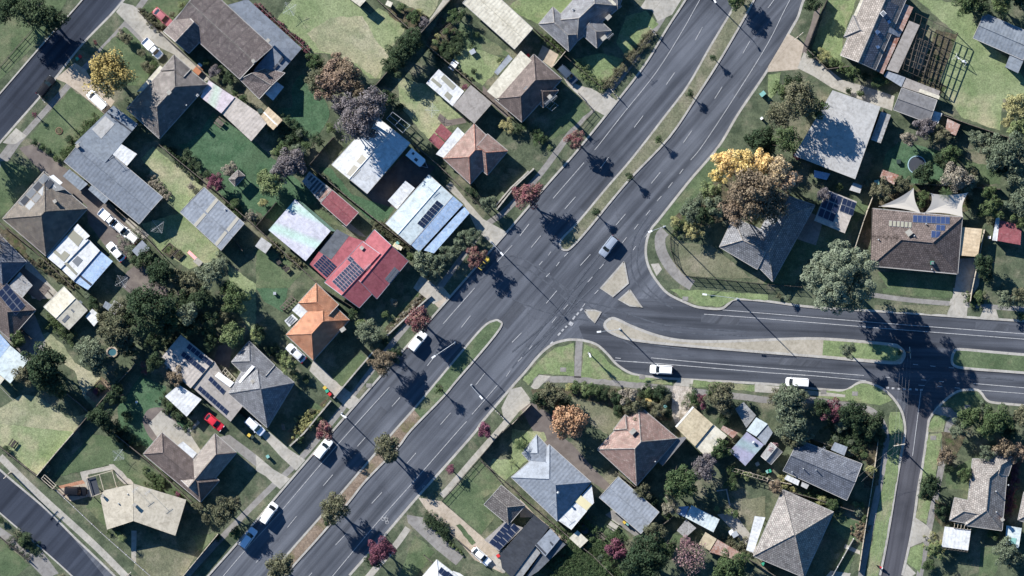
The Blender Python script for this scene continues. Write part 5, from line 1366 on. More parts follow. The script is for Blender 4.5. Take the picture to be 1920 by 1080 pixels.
# the great eucalyptus above the side road
q = G((1577, 522), 14.5); f_ = G((1604, 552), ZB); root = empty('tree', f_); tag(root, 'huge pale grey green eucalyptus overhanging the side road', 'tree')
g = np.random.default_rng(5); n = 200; u = g.normal(size=(n, 3)); u /= np.linalg.norm(u, axis=1)[:, None]; cen = u * (g.random(n) ** 0.4)[:, None] * np.array([7.4, 7.2, 8.2]); cen += np.array([q.x - f_.x, q.y - f_.y, 14.2]); 
cen[:, 0] += 0.5 * np.sin(cen[:, 1]); link('crown', leaves('crown', cen, 0.7 + 0.7 * g.random(n), 42000, 0.34, SP['eu'][0], 0.8, 3), root)
b = MB(); A = Vector((0, 0, -.1)); F = Vector((-.6, .8, 6)); b.tube(A, F, .55, .38, 10); rr_ = random.Random(3)
for k in range(9):
    a = k * .7; e = Vector((q.x - f_.x + 3.4 * math.cos(a), q.y - f_.y + 3.4 * math.sin(a), 11.5 + rr_.uniform(-2, 2))); b.tube(F, e, .22, .12, 6)
    for j in range(4): e2 = e + Vector((rr_.uniform(-2.6, 2.6), rr_.uniform(-2.6, 2.6), rr_.uniform(.5, 4))); b.tube(e, e2, .1, .04, 4, cap=False)
b.obj('trunk', M['bark'], root)
# palms
def palm(x, y, r, hc, desc):
    rm = r * SC; q = G((x, y), hc); root = empty('palm_tree', (q.x, q.y, ZB)); tag(root, desc, 'palm', at=(x, y))
    b = MB(); b.tube((0, 0, -.1), (0, 0, hc - ZB), 0.16, 0.12, 8); b.obj('trunk', M['bark'], root); b = MB()
    for k in range(15):
        a = k * 2.4 + random.random() * .3; L = rm * random.uniform(.8, 1.05); N_ = 9; pr = None
        for j in range(N_):
            t = j / (N_ - 1); d = L * t; z = hc - ZB + .35 * math.sin(t * 2.2) * L * .5 - t * t * L * .45; c = Vector((math.cos(a) * d, math.sin(a) * d, z))
            if pr is not None:
                wd = 0.34 * math.sin(math.pi * min(1, .12 + t * .88)) * (0.6 + rm * .25); s_ = Vector((-math.sin(a), math.cos(a), 0)) * wd
                for sg in (-1, 1):
                    for e in (0.0, 0.5):
                        p0 = pr.lerp(c, e); p1 = pr.lerp(c, e + .3); tip = p1 + s_ * sg + (c - pr) * .8 - Vector((0, 0, wd * .3)); b.face([p0, p1, tip])
            pr = c
    b.obj('crown', SP['gn'][0] if r > 12 else SP['lg'][0], root)
palm(975, 835, 17, 5.0, 'tall palm with spreading fronds'); palm(962, 868, 12, 4, 'smaller palm'); palm(1775, 362, 17, 5, 'palm beside the shade sails'); palm(1345, 955, 8, 1.8, 'tiny palm'); palm(228, 1010, 11, 3, 'small fern-like palm')
# clipped hedges and ground cover
def hedge(s, wd, h, sp, desc, name='hedge', kind=None):
    P = px(s); W_ = wd * SC; pts = []; 
    for i in range(len(P) - 1):
        a, c = P[i], P[i + 1]; n = max(1, int(math.dist(a, c) * SC / 0.5))
        for j in range(n): t = j / n; pts.append((a[0] + (c[0] - a[0]) * t, a[1] + (c[1] - a[1]) * t))
    base = G(P[len(P) // 2], ZB); cen = []; 
    for p in pts:
        for k in range(max(1, int(W_ / 0.6))):
            o = random.uniform(-.5, .5) * W_; a = random.random() * 6.28; g = G(p, h * .6); cen.append((g.x - base.x + math.cos(a) * o, g.y - base.y + math.sin(a) * o, h * .55))
    cen = np.array(cen); me = leaves(name, cen, np.full(len(cen), max(.3, min(.55, h * .55))), len(cen) * 75, 0.17, SP[sp][0], 0.9, len(pts)); o = link(name, me, None, base); tag(o, desc, 'hedge', at=P[len(P) // 2], kind=kind)
hedge('795 1040 795 1040', 1, 1, 'dk', 'x') if 0 else None
tile(1, 3); hedge('1290 640 1450 780', 34, 1.0, 'dk', 'clipped dark green hedge')
tile(1, 3); hedge('1260 660 1400 780 1560 930', 10, .6, 'gn', 'low narrow hedge'); 
tile(3, 3); hedge('1850 230 1830 400 1800 640', 26, 1.2, 'mr', 'climbing crimson hedge'); hedge('320 480 520 540', 60, 1.2, 'gn', 'bushy green hedge')
tile(2, 0); hedge('500 490 560 560 680 650', 26, .9, 'lg', 'pale flowering hedge'); hedge('700 650 830 520 1050 250', 26, .9, 'ol', 'low garden hedge'); hedge('240 290 400 390', 22, .8, 'gn', 'narrow green hedge')
tile(0, 0); hedge('710 890 640 980 570 1060', 34, .8, 'gn', 'rounded flowering hedge'); hedge('910 230 900 290', 26, .6, 'tn', 'dry garden border'); hedge('1080 100 1200 220', 24, .7, 'ol', 'low garden border')
tile(0, 1); hedge('560 0 480 100', 28, .9, 'gn', 'low rounded hedge'); hedge('1120 280 1260 400', 28, .7, 'tn', 'mixed flower border'); hedge('1000 730 960 800', 60, 1.2, 'gg', 'pale flowering bush row'); hedge('1270 50 1500 270', 20, .7, 'dk', 'row of low dark bushes'); hedge('300 870 560 1080', 26, .5, 'ol', 'scrubby weeds strip'); hedge('1730 440 1800 560', 26, .9, 'gn', 'bush row')
tile(0, 3); hedge('870 0 1000 100', 40, .9, 'dk', 'dark shrub border'); hedge('1110 330 1230 400', 40, .7, 'gn', 'green shrub border'); hedge('110 790 260 900', 40, .8, 'dk', 'dark creeping bush')
tile(0, 2); hedge('380 230 540 370', 40, .9, 'gn', 'leafy green border'); hedge('1240 830 1340 960 1450 1040', 36, .7, 'dk', 'dark shrub border')
tile(1, 1); hedge('900 600 1180 780', 34, .8, 'ol', 'mixed garden border'); hedge('120 760 350 930', 18, .5, 'ol', 'thin weedy border')
tile(1, 0); hedge('200 960 320 1040', 60, .9, 'dk', 'white flowering border'); hedge('1440 440 1620 620', 14, .4, 'ol', 'thin weedy border'); hedge('1390 420 1540 290', 50, .8, 'dk', 'vegetable bed'); hedge('0 30 420 400', 14, .6, 'mr', 'mixed narrow border')
tile(2, 3); hedge('400 950 460 880 600 960 700 1060 640 1100 500 1060 420 1100', 150, 1.6, 'gn', 'large spread of bright green climbing cover', 'climbing_plant'); hedge('1590 810 1740 900', 50, .8, 'ol', 'mixed garden border'); hedge('830 370 910 410', 26, .6, 'ol', 'thin flower border')
tile(3, 3); hedge('500 30 700 20 760 100', 60, .8, 'dk', 'garden bed planting'); hedge('1240 840 1300 880', 50, .7, 'yg', 'yellow green garden border'); hedge('70 390 180 420', 40, .7, 'yg', 'yellow green border'); hedge('690 690 690 800', 40, .3, 'br', 'brown mulched border plants'); hedge('640 220 520 180', 30, .8, 'dk', 'dark border')
tile(2, 2); hedge('960 790 1160 790', 40, 1, 'dk', 'clipped boundary hedge'); hedge('1360 800 1340 890', 34, 1, 'gn', 'narrow green hedge')
tile(1, 2); hedge('300 1060 480 920', 36, .6, 'yg', 'flowering front border'); hedge('1000 330 1240 70', 14, .35, 'tn', 'low stone edged border')
tile(2, 1); hedge('1300 590 1200 660', 40, .8, 'gn', 'corner shrub border')
tile(3, 2); hedge('1500 80 1620 90', 34, .7, 'gn', 'clipped entrance hedge')
# ------------------------------------------------------------------ fences
def fence(s, h=1.7, kind='paling', desc=None, posts=2.4, wd=0.07):
    P = px(s); mm = {'paling': 'timber', 'dark': 'timber_dark', 'wall': 'brick', 'white': 'picket', 'metal': 'timber_dark', 'wire': 'timber', 'pale': 'timber_pale', 'conc': 'c'}[kind]
    nm = 'wall' if kind in ('wall', 'conc') else 'fence'; base = G(P[0], ZB); root = empty(nm, base); W = [G(p, ZB) - base for p in P]
    b = MB(); t = 0.22 if nm == 'wall' else wd
    if kind == 'wire' or kind == 'metal':
        for z in (0.15, h * .55, h): 
            for i in range(len(W) - 1): b.tube(W[i] + Vector((0, 0, z)), W[i + 1] + Vector((0, 0, z)), 0.035, n=4)
        if kind == 'metal':
            for i in range(len(W) - 1):
                n = int((W[i + 1] - W[i]).length / .3)
                for j in range(n): q = W[i].lerp(W[i + 1], j / max(n, 1)); b.box((q.x, q.y, h / 2), (.05, .05, h))
        b.obj('rail', M[mm], root)
    else:
        b.strip(W, t, -.1, h); b.obj('panel' if nm == 'fence' else 'wall_body', M[mm], root); b = MB(); b.strip(W, t + .07, h + .003, h + .05); b.strip(W, t + .07, h + .003, h + .003); b.obj('capping', M['c' if nm == 'wall' else mm], root)
    if posts:
        me = MB(); me.box((0, 0, (h + .12) / 2 - .05), (.14 if nm == 'fence' else .34, .14 if nm == 'fence' else .34, h + .22)); me = me.mesh('post', M['c' if nm == 'wall' else ('white' if kind == 'white' else 'timber')])
        for i in range(len(W) - 1):
            d = (W[i + 1] - W[i]); n = max(1, round(d.length / posts)); a = math.atan2(d.y, d.x)
            for j in range(n + (i == len(W) - 2)): link('post', me, root, W[i].lerp(W[i + 1], j / n), a)
    m_ = P[len(P) // 2] if len(P) > 2 else ((P[0][0] + P[1][0]) / 2, (P[0][1] + P[1][1]) / 2)
    D = {'paling': 'weathered timber paling fence', 'dark': 'dark timber paling fence', 'wall': 'low brick front wall', 'white': 'white capped front fence', 'metal': 'dark slatted metal fence', 'wire': 'thin post and rail fence', 'pale': 'pale timber fence', 'conc': 'low concrete garden wall'}[kind]
    tag(root, desc or D, nm, at=m_)
full()
for s in ('260 22 308 68 340 96 392 146 455 195', '300 272 340 305 395 350 480 425 560 498 605 540', '147 332 205 380 260 430 307 480', '0 417 60 465 140 540', '480 5 583 100', '702 -5 767 54', '880 -38 845 0 787 65 705 160', '800 85 860 135 960 222',
          '999 52 1070 115', '580 310 650 368 700 408 780 470', '580 310 625 258', '775 270 822 310 870 356', '605 540 665 578', '140 810 200 740 255 682', '212 810 280 865 360 940', '942 808 900 857', '960 915 1010 957 1067 1007 1110 1040 1155 1085',
          '1767 216 1820 235 1865 250 1925 270', '1875 355 1800 350 1715 345', '545 415 480 490' if 0 else '518 380 480 425', '480 495 455 470' if 0 else '455 470 440 450', '125 737 150 757 170 775', '870 357 930 415', '378 690 415 625', '1645 220 1605 205', '90 545 130 590', '1505 92 1512 92' if 0 else '1655 205 1645 255',
          '1512 92 1550 130 1590 125', '1155 885 1190 912', '1395 905 1360 935' if 0 else '1515 820 1600 852', '1467 918 1530 935 1600 958', '1250 970 1300 992 1240 975' if 0 else '1235 988 1262 968', '1400 1045 1500 1110', '795 1040 870 1105', '890 985 915 1010' if 0 else '845 1000 905 1052', '0 575 60 635', '285 1080 240 1045' if 0 else '470 790 405 740', '560 1110 540 1100' if 0 else '578 105 640 160'):
    fence(s, 1.75 if len(s) > 22 else 1.6, 'paling' if hash(len(s)) % 3 else 'dark')
fence('140 810 105 850 70 892', 2.0, 'pale', 'tall grey lawn boundary fence'); fence('0 837 70 892 105 918', 1.1, 'paling', 'street side timber fence'); fence('105 918 190 998', 1.0, 'white', 'low white post fence'); fence('190 998 285 1082', 1.0, 'white', 'low white post fence')
fence('410 1000 342 1082', 1.9, 'pale', 'tall white topped fence'); fence('415 1015 362 1080', .5, 'wire'); fence('627 745 665 700 702 657', 1.3, 'wall', 'white pillared brick front wall'); fence('620 752 570 812 545 835', 1.3, 'wall', 'brick front wall with white pillars'); fence('807 555 765 592 727 628', .6, 'wall'); fence('1000 317 965 350 932 392', .9, 'wall', 'double cream garden wall'); fence('990 322 958 352 930 385', .7, 'conc')
fence('897 860 945 900 960 912', 1.2, 'wire'); fence('900 857 828 938', 1.1, 'wire'); fence('905 862 870 900 880 930 832 948' if 0 else '940 905 900 860', 1.0, 'wire')
fence('1647 817 1637 895 1625 970 1610 1070', 1.1, 'pale', 'curving pale picket fence', wd=.05); fence('1263 432 1256 445 1258 470 1265 492 1285 517', 1.3, 'metal', 'curved dark slatted fence'); fence('1285 517 1360 525 1440 533 1502 538', 1.7, 'metal', 'long dark slatted fence'); fence('1635 370 1618 415 1602 465', 1.6, 'pale', 'pale timber side fence'); fence('1845 430 1835 480 1822 540 1818 565', 1.5, 'pale')
fence('1550 0 1528 50 1512 92', 1.7, 'dark', 'tall dark fence beside the footpath'); fence('1070 115 1132 167', 1.3, 'wire'); fence('1035 157 1060 98' if 0 else '1037 125 1060 97', 1.8, 'pale', 'pale gate panel across the driveway'); fence('1085 175 1112 208', 1.2, 'wire'); fence('1112 208 1062 268', 1, 'wire'); fence('1132 167 1185 107 1225 57', .9, 'wire', 'low wire front fence')
fence('0 125 62 55', .9, 'wire', 'row of posts and rails beyond the back street'); fence('1767 1082 1900 1095', .8, 'conc'); fence('75 78 50 100' if 0 else '0 1006 55 1050', 1.3, 'dark'); fence('1405 885 1445 900 1485 908', .9, 'pale', 'pale arched garden trellis'); fence('1767 600 1760 600' if 0 else '1600 1010 1560 1080', .9, 'white'); fence('960 795 995 758', 1.8, 'pale', 'grey gate beside the driveway'); fence('942 810 985 770', 1.8, 'dark')
fence('1200 735 1205 725 1245 730', .5, 'conc'); fence('1345 920 1362 918 1368 946', .5, 'conc')
# ------------------------------------------------------------------ cars
PAINT = {}
def paint(n, c):
    if n not in PAINT: PAINT[n] = mat('car_paint_' + n, c, 0.45, 0.0, 0.3)
    return PAINT[n]
CARM = {}
def carmesh(kind, col):
    key = (kind, col)
    if key in CARM: return CARM[key]
    L, W, Hh = {'sedan': (4.7, 1.82, 1.42), 'hatch': (4.2, 1.78, 1.45), 'suv': (4.8, 1.9, 1.72), 'van': (4.9, 1.92, 1.9), 'ute': (5.1, 1.85, 1.7)}[kind]
    pm = paint(*col); b = MB(); zb = 0.28
    belt = {'sedan': .86, 'hatch': .9, 'suv': 1.02, 'van': 1.05, 'ute': 1.0}[kind]
    xs = [-.5, -.485, -.44, -.3, -.1, .1, .25, .38, .46, .49, .5]
    def wid(t): a = abs(t) * 2; return W / 2 * (1 - 0.02 * a - 0.30 * max(0, (a - .86) / .14) ** 2)
    def top(t):
        if t > .2: return belt - .02 - (t - .2) * .6 - max(0, t - .46) * 3
        if t < -.38: return belt + (.02 if kind != 'ute' else -.05) - max(0, -t - .47) * 3
        return belt
    def sect(t):
        w_, z = wid(t), top(t); bot = zb + max(0, abs(t) - .46) * 2
        return [(-w_ * .86, bot), (-w_, bot + .14), (-w_, z - .16), (-w_ * .93, z - .03), (-w_ * .6, z + .02), (0, z + .045), (w_ * .6, z + .02), (w_ * .93, z - .03), (w_, z - .16), (w_, bot + .14), (w_ * .86, bot)]
    S_ = [[Vector((t * L, y, z)) for y, z in sect(t)] for t in xs]
    for i in range(len(S_) - 1):
        for j in range(len(S_[0]) - 1): b.face([S_[i][j], S_[i + 1][j], S_[i + 1][j + 1], S_[i][j + 1]][::-1])
        b.face([S_[i][0], S_[i + 1][0], S_[i + 1][-1], S_[i][-1]])
    b.face(S_[0]); b.face(S_[-1][::-1])
    if kind == 'ute': 
        x0, x1 = -.48 * L, -.06 * L
        b.box(((x0 + x1) / 2, 0, 1.08), (x1 - x0, W * .98, .1)); 
        for sy in (-1, 1): b.box(((x0 + x1) / 2, sy * W * .48, 1.24), (x1 - x0, .06, .34))
        b.box((x0, 0, 1.24), (.06, W * .98, .34)); b.box((x1, 0, 1.3), (.08, W * .98, .5))
    # greenhouse: base ring -> roof ring
    r0, r1, f1, f0 = {'sedan': (-.40, -.26, .06, .22), 'hatch': (-.48, -.40, .06, .22), 'suv': (-.485, -.44, .08, .22), 'van': (-.49, -.46, .2, .34), 'ute': (-.045, .0, .14, .26)}[kind]
    wb, wt = W / 2 * .93, W / 2 * .74
    gl = MB(); zt = Hh; zr = belt - .01
    B0 = [(r0 * L, -wb * .94), (f0 * L, -wb * .9), (f0 * L, wb * .9), (r0 * L, wb * .94)]; T0 = [(r1 * L, -wt * .96), (f1 * L, -wt), (f1 * L, wt), (r1 * L, wt * .96)]
    names = ['side_window', 'windscreen', 'side_window', 'rear_window']; parts = []
    for k in range(4):
        g = MB(); a, c, d, e = B0[k], B0[(k + 1) % 4], T0[(k + 1) % 4], T0[k]
        mid = [((a[0] + c[0]) / 2, (a[1] + c[1]) / 2), ((d[0] + e[0]) / 2, (d[1] + e[1]) / 2)]; bow = .12 if k in (1, 3) else 0; sx = 1 if k == 1 else -1
        g.face([(a[0], a[1], zr), (mid[0][0] + bow * sx, mid[0][1], zr + .03), (mid[1][0] + bow * .6 * sx, mid[1][1], zt), (e[0], e[1], zt - .03)]); g.face([(mid[0][0] + bow * sx, mid[0][1], zr + .03), (c[0], c[1], zr), (d[0], d[1], zt - .03), (mid[1][0] + bow * .6 * sx, mid[1][1], zt)])
        parts.append((names[k], g.mesh(names[k], M['glass'])))
    r = MB(); n = 6
    for i in range(n):
        for j in range(4):
            def q(a, c):
                t = a / n; y = -1 + c / 2; x = T0[0][0] + (T0[1][0] - T0[0][0]) * t + (.07 * (1 - y * y)) * (1 if t > .9 else -1 if t < .1 else 0); return (x, y * wt, zt + .05 * (1 - y * y) * (1 - (2 * t - 1) ** 4) - .02 * abs(y))
            r.face([q(i, j), q(i + 1, j), q(i + 1, j + 1), q(i, j + 1)])
    for k in range(4): r.tube((B0[k][0], B0[k][1], zr), (T0[k][0], T0[k][1], zt - .03), .05, n=4)
    parts.append(('car_roof', r.mesh('car_roof', pm)))
    w_ = MB(); w_.tube((0, -.11, 0), (0, .11, 0), .33, n=14); wheel = w_.mesh('wheel', M['black']); rr = MB(); rr.tube((0, -.115, 0), (0, .115, 0), .2, n=10); rim = rr.mesh('rim', M['brass'])
    hl = MB(); hl.box((0, 0, 0), (.14, .36, .14)); mi_ = MB(); mi_.box((0, 0, 0), (.14, .2, .12))
    CARM[key] = dict(L=L, W=W, body=b.mesh('body', pm), parts=parts, wheel=wheel, rim=rim, hl=hl.mesh('headlight', M['headlight']), tl=hl.mesh('tail_light', M['tail']), mir=mi_.mesh('mirror', pm), belt=belt, f0=f0); return CARM[key]
def car(x, y, ang, kind, col, desc, on_road=False, group=None):
    K = carmesh(kind, col); x, y = T[0] + x * T[2], T[1] + y * T[2]; z = 0.0 if on_road else ZB + .02; p = G((x, y), .8)
    root = empty('parked_car' if kind != 'ute' else 'utility_truck', (p.x, p.y, z), math.radians(ang)); tag(root, desc, 'car' if kind != 'van' else 'van', group=group)
    link('body', K['body'], root)
    for n, me in K['parts']: link(n, me, root)
    L, W = K['L'], K['W']
    for sx in (-.31, .32):
        for sy in (-1, 1): w_ = link('wheel', K['wheel'], root, (sx * L, sy * (W / 2 - .1), .33)); link('rim', K['rim'], w_)
    for sy in (-1, 1): link('headlight', K['hl'], root, (.478 * L, sy * W * .33, .66)); link('tail_light', K['tl'], root, (-.487 * L, sy * W * .36, .78)); link('mirror', K['mir'], root, (K['f0'] * L - .25, sy * (W / 2 + .04), K['belt'] + .05))
    return root
WH = ('white', (.82, .82, .8)); full()
car(305, 32, -42, 'sedan', ('crimson', (.42, .15, .16)), 'dusty red sedan on the grass beside the long brown house')
car(286, 91, -45, 'ute', WH, 'white flat tray utility parked on the long concrete driveway at the top left')
car(86, 162, 52, 'suv', ('black', (.009, .01, .013)), 'black wagon parked on the kerb of the dark back street')
car(182, 188, 136, 'van', WH, 'white van on the tan driveway left of the yellow autumn tree')
car(1064, 140, -45, 'suv', ('navy', (.05, .07, .1)), 'dark blue wagon on the driveway of the dark brown house near the main road')
car(204, 410, -42, 'ute', WH, 'small white utility, first in the line on the brown driveway')
car(227, 429, -42, 'sedan', WH, 'white sedan right behind the small utility on the brown driveway')
car(243, 441, 140, 'hatch', ('cream', (.78, .77, .7)), 'cream hatchback half under the flowering bush at the end of the line')
car(217, 472, 132, 'sedan', WH, 'white sedan standing alone in the brown yard beside the white and blue carport')
car(1141, 462, 232, 'suv', ('greyblue', (.26, .3, .36)), 'silver blue wagon driving towards the crossroads', True)
car(1240, 693, 177, 'suv', WH, 'white wagon on the side road just past the long light pole shadow', True)
car(1495, 717, 177, 'van', WH, 'white van by the kerb of the side road near the grey green tree', True)
car(783, 640, 52, 'suv', WH, 'white four wheel drive under the bright red street tree', True)
car(555, 662, 138, 'sedan', ('silverwhite', (.66, .68, .72)), 'silver sedan in the driveway beside the orange tiled house')
car(401, 791, -40, 'sedan', ('red', (.6, .03, .05)), 'bright red sedan below the pale solar house')
car(478, 799, -42, 'suv', ('pearl', (.7, .73, .78)), 'pearl white wagon with a dark rear window beside the dark grey hip-roofed house')
car(606, 841, 52, 'suv', WH, 'white wagon parked under the red street tree on the lower main road', True)
car(504, 962, 55, 'van', WH, 'long white van parked on the lower main road near the olive median trees', True)
car(465, 1009, 54, 'suv', ('silverwhite2', (.7, .74, .8)), 'pale silver wagon, lowest car parked on the main road', True)
car(902, 1043, -42, 'sedan', WH, 'white sedan on the driveway beside the small grey gabled house')
car(142, 921, -2, 'suv', ('black', (.009, .01, .013)), 'black wagon on the paving left of the bent tan metal house')
# caravan
p = G((780, 296), 1.2); r_ = empty('caravan', (p.x, p.y, ZB), math.radians(-40)); tag(r_, 'white caravan beside the large white dappled shed', 'caravan')
b = MB(); b.prism([(-2, -1), (1.7, -1), (2, -.7), (2, .7), (1.7, 1), (-2, 1)], .5, 2.3); b.obj('body', M['white'], r_); b = MB(); b.box((.3, -.3, 2.34), (.7, .6, .1)); b.box((-1, .3, 2.34), (.5, .5, .1)); b.obj('roof_hatch', M['sheet_dark'], r_)
b = MB(); [b.tube((x_, s_ * .95, .33), (x_, s_ * .8, .33), .33, n=12) for x_ in (-.3, .5) for s_ in (-1, 1)]; b.obj('wheel', M['black'], r_); b = MB(); b.tube((2, -.6, .45), (3.2, 0, .45), .05, n=5); b.tube((2, .6, .45), (3.2, 0, .45), .05, n=5); b.obj('drawbar', M['steel'], r_)
# yellow roadside machine
p = G((909, 491), .8); r_ = empty('work_vehicle', (p.x, p.y, 0), math.radians(52)); r_.scale = (.85, .85, .85); tag(r_, 'yellow work vehicle half hidden under the red and green street tree', 'work vehicle')
b = MB(); b.prism([(-2.1, -.75), (-.2, -.85), (-.2, .85), (-2.1, .75)], .35, .85); b.obj('deck', M['bindark'], r_); b = MB(); b.prism([(1.55 * math.cos(a) * .62 + .6, .88 * math.sin(a)) for a in [k * math.pi / 8 for k in range(16)]], .3, 1.1); b.prism([(.45 * math.cos(a) + .85, .72 * math.sin(a)) for a in [k * math.pi / 8 for k in range(16)]], 1.1, 1.5); b.obj('cab', M['yellow'], r_)
b = MB(); b.box((.1, 0, 1.25), (.5, 1.1, .45)); b.obj('windscreen', M['glass'], r_)
for x_, y_ in ((-1.6, -.8), (-1.6, .8), (.9, -.8), (.9, .8)): b = MB(); b.tube((x_, y_ - .12, .33), (x_, y_ + .12, .33), .33, n=12); b.obj('wheel', M['black'], r_)
b = MB(); b.box((-2.1, 0, .95), (.12, 1.3, .3)); b.box((-1.2, .3, .95), (.5, .4, .25)); b.obj('tailgate', M['cream' if 'cream' in M else 'yellow'], r_)
# motorbike on the verge
p = G((1650, 1063), .5); r_ = empty('motorbike', (p.x, p.y, ZB), math.radians(-25)); tag(r_, 'red and white motorbike at the kerb near the bottom edge', 'motorbike')
for x_ in (-.65, .65): b = MB(); b.tube((x_, -.07, .32), (x_, .07, .32), .32, n=14); b.obj('wheel', M['black'], r_)
b = MB(); b.prism([(-.5, -.14), (.1, -.18), (.35, -.1), (.35, .1), (.1, .18), (-.5, .14)], .5, .85); b.obj('body', M['red'], r_); b = MB(); b.box((-.45, 0, .88), (.6, .26, .08)); b.obj('seat', M['black'], r_); b = MB(); b.tube((.45, -.35, 1.05), (.45, .35, 1.05), .02, n=5); b.tube((.65, 0, .32), (.42, 0, 1.05), .04, n=5); b.box((.5, 0, .95), (.2, .3, .25)); b.obj('handlebar', M['white'], r_)
# ------------------------------------------------------------------ poles
def lamp(x, y, h, ax, ay, desc, h2=None):
    """street lamp with foot at x,y and lamp head towards ax,ay (photo pixels)"""
    p = G((x, y), ZB); r_ = empty('street_lamp', p); tag(r_, desc, 'street lamp', at=(x, y)); b = MB(); b.tube((0, 0, 0), (0, 0, h), .14, .08, 8); b.tube((0, 0, 0), (0, 0, .3), .24, .24, 8); b.obj('pole', M['steel'], r_)
    q = G((ax, ay), h) - p; q.z = h + .4
    b = MB(); b.tube((0, 0, h - .1), q, .05, .04, 6); b.obj('arm', M['steel'], r_); a = math.atan2(q.y, q.x)
    b = MB(); b.box((q.x, q.y, q.z - .02), (.9, .36, .14), a); b.obj('lamp_head', M['white'], r_); b = MB(); b.box((q.x, q.y, q.z - .11), (.6, .24, .05), a); b.obj('lamp_glass', M['lamp'], r_)
lamp(1245, 425, 10, 1219, 434, 'tall steel street lamp'); lamp(1382, 560, 9.5, 1321, 552, 'tall street lamp with long left arm'); lamp(1162, 617, 7.8, 1123, 622, 'street lamp on the long median tip'); lamp(921, 454, 10, 941, 476, 'tall street lamp reaching over the road')
lamp(641, 775, 6.8, 646, 781, 'street lamp at the kerb'); lamp(814, 669, 7.0, 902, 745, 'double length arm street lamp') if 0 else lamp(884, 722, 6.5, 902, 745, 'street lamp on the median edge'); lamp(853, 642, 8, 813, 669, 'median street lamp'); lamp(1332, -4, 7, 1340, 2, 'street lamp at the top edge'); lamp(1104, 662, 5, 1106, 666, 'slim post lamp')
def power(x, y, h, ang, desc, arms=1):
    p = G((x, y), ZB); r_ = empty('power_pole', p); tag(r_, desc, 'power pole', at=(x, y)); b = MB(); b.tube((0, 0, 0), (0, 0, h), .17, .11, 8); b.obj('pole', M['timber'], r_); a = math.radians(ang)
    for k in range(arms):
        z = h - .25 - k * .9; b = MB(); b.box((0, 0, z), (2.4, .13, .13), a); b.obj('crossarm', M['timber_pale'], r_)
        for t in (-1.1, -.5, .5, 1.1): b = MB(); b.tube((t * math.cos(a), t * math.sin(a), z + .06), (t * math.cos(a), t * math.sin(a), z + .24), .05, n=6); b.obj('insulator', M['white'], r_)
    return (x, y, h, a)
PW = [power(937, 776, 7, 135, 'timber power pole on the verge'), power(84, 187, 6.6, 130, 'timber power pole on the verge'), power(1152, 176, 1.6, 130, 'short white capped post'), power(1223, 59, 2.2, 130, 'short white capped post'), power(1495, 70, 5, 40, 'timber power pole above the concrete apron', 1), power(1681, 832, 7.5, 10, 'tall timber power pole with wires', 2),
      power(22, 887, 8, 45, 'timber power pole at the corner street', 2), power(242, 1077, 5, 45, 'timber power pole at the corner street'), power(1700, 660, 8, 95, 'slender pole in the big tree shadow', 1)]
def wires(i, x1, y1, h1, desc, n=4):
    x0, y0, h, a = PW[i]; b = MB(); base = G((x0, y0), ZB)
    for k in range(n):
        t = -1.1 + 2.2 * k / (n - 1); o = Vector((t * math.cos(a), t * math.sin(a), 0)); A = G((x0, y0), ZB) + o; A.z = h + .1; E = G((x1, y1), h1) + o; pr = A
        for j in range(1, 13):
            s_ = j / 12; q = A.lerp(E, s_); q.z -= .9 * 4 * s_ * (1 - s_); b.tube(pr - base, q - base, .011, n=3, cap=False); pr = q
    o = b.obj('power_line', M['wire'], None, base); tag(o, desc, 'power line')
wires(5, 1700, 655, 8, 'four thin power lines crossing the side road'); wires(5, 1640, 1100, 8, 'thin power lines following the narrow street down'); wires(5, 1605, 905, 4, 'service wire from the tall pole to the slate house', 2)
# ------------------------------------------------------------------ small things
def small(name, x, y, z, rz, cat, desc, label=None):
    x, y = T[0] + x * T[2], T[1] + y * T[2]; p = G((x, y), z); r_ = empty(name, (p.x, p.y, ZB), math.radians(rz)); tag(r_, desc, cat, at=(x, y)) if not label else tag(r_, label, cat); return r_
def bin_(x, y, lid, desc):
    r_ = small('wheelie_bin', x, y, 1, random.uniform(20, 60), 'bin', desc); b = MB(); b.prism([(-.28, -.3), (.28, -.3), (.28, .3), (-.28, .3)], .05, .98); b.obj('body', M['bindark'], r_); b = MB(); b.prism([(-.32, -.34), (.3, -.34), (.34, -.2), (.34, .2), (.3, .34), (-.32, .34)], .98, 1.08); b.obj('lid', M[lid], r_); b = MB(); b.tube((-.28, -.32, .12), (-.28, .32, .12), .12, n=10); b.obj('wheel', M['black'], r_)
for a in ((609, 727, 'yellow', 'yellow lidded bin'), (613, 733, 'green', 'green lidded bin'), (618, 739, 'red', 'red lidded bin'), (145, 110, 'green', 'green lidded bin'), (150, 106, 'red', 'red lidded bin'), (502, 856, 'teal', 'teal lidded bin'), (1247, 762, 'teal', 'teal lidded bin'), (1439, 884, 'teal', 'teal lidded bin'), (1171, 979, 'yellow', 'orange yellow lidded bin'), (1177, 982, 'teal', 'teal lidded bin'), (934, 1042, 'red', 'red lidded bin'), (1431, 1057, 'green', 'green lidded bin'), (1443, 883, 'green', 'green lidded bin'), (745, 456, 'teal', 'teal lidded bin'), (990, 104, 'red', 'red lidded bin'), (467, 816, 'yellow', 'yellow lidded bin'), (473, 819, 'bindark', 'dark lidded bin')):
    bin_(*a)
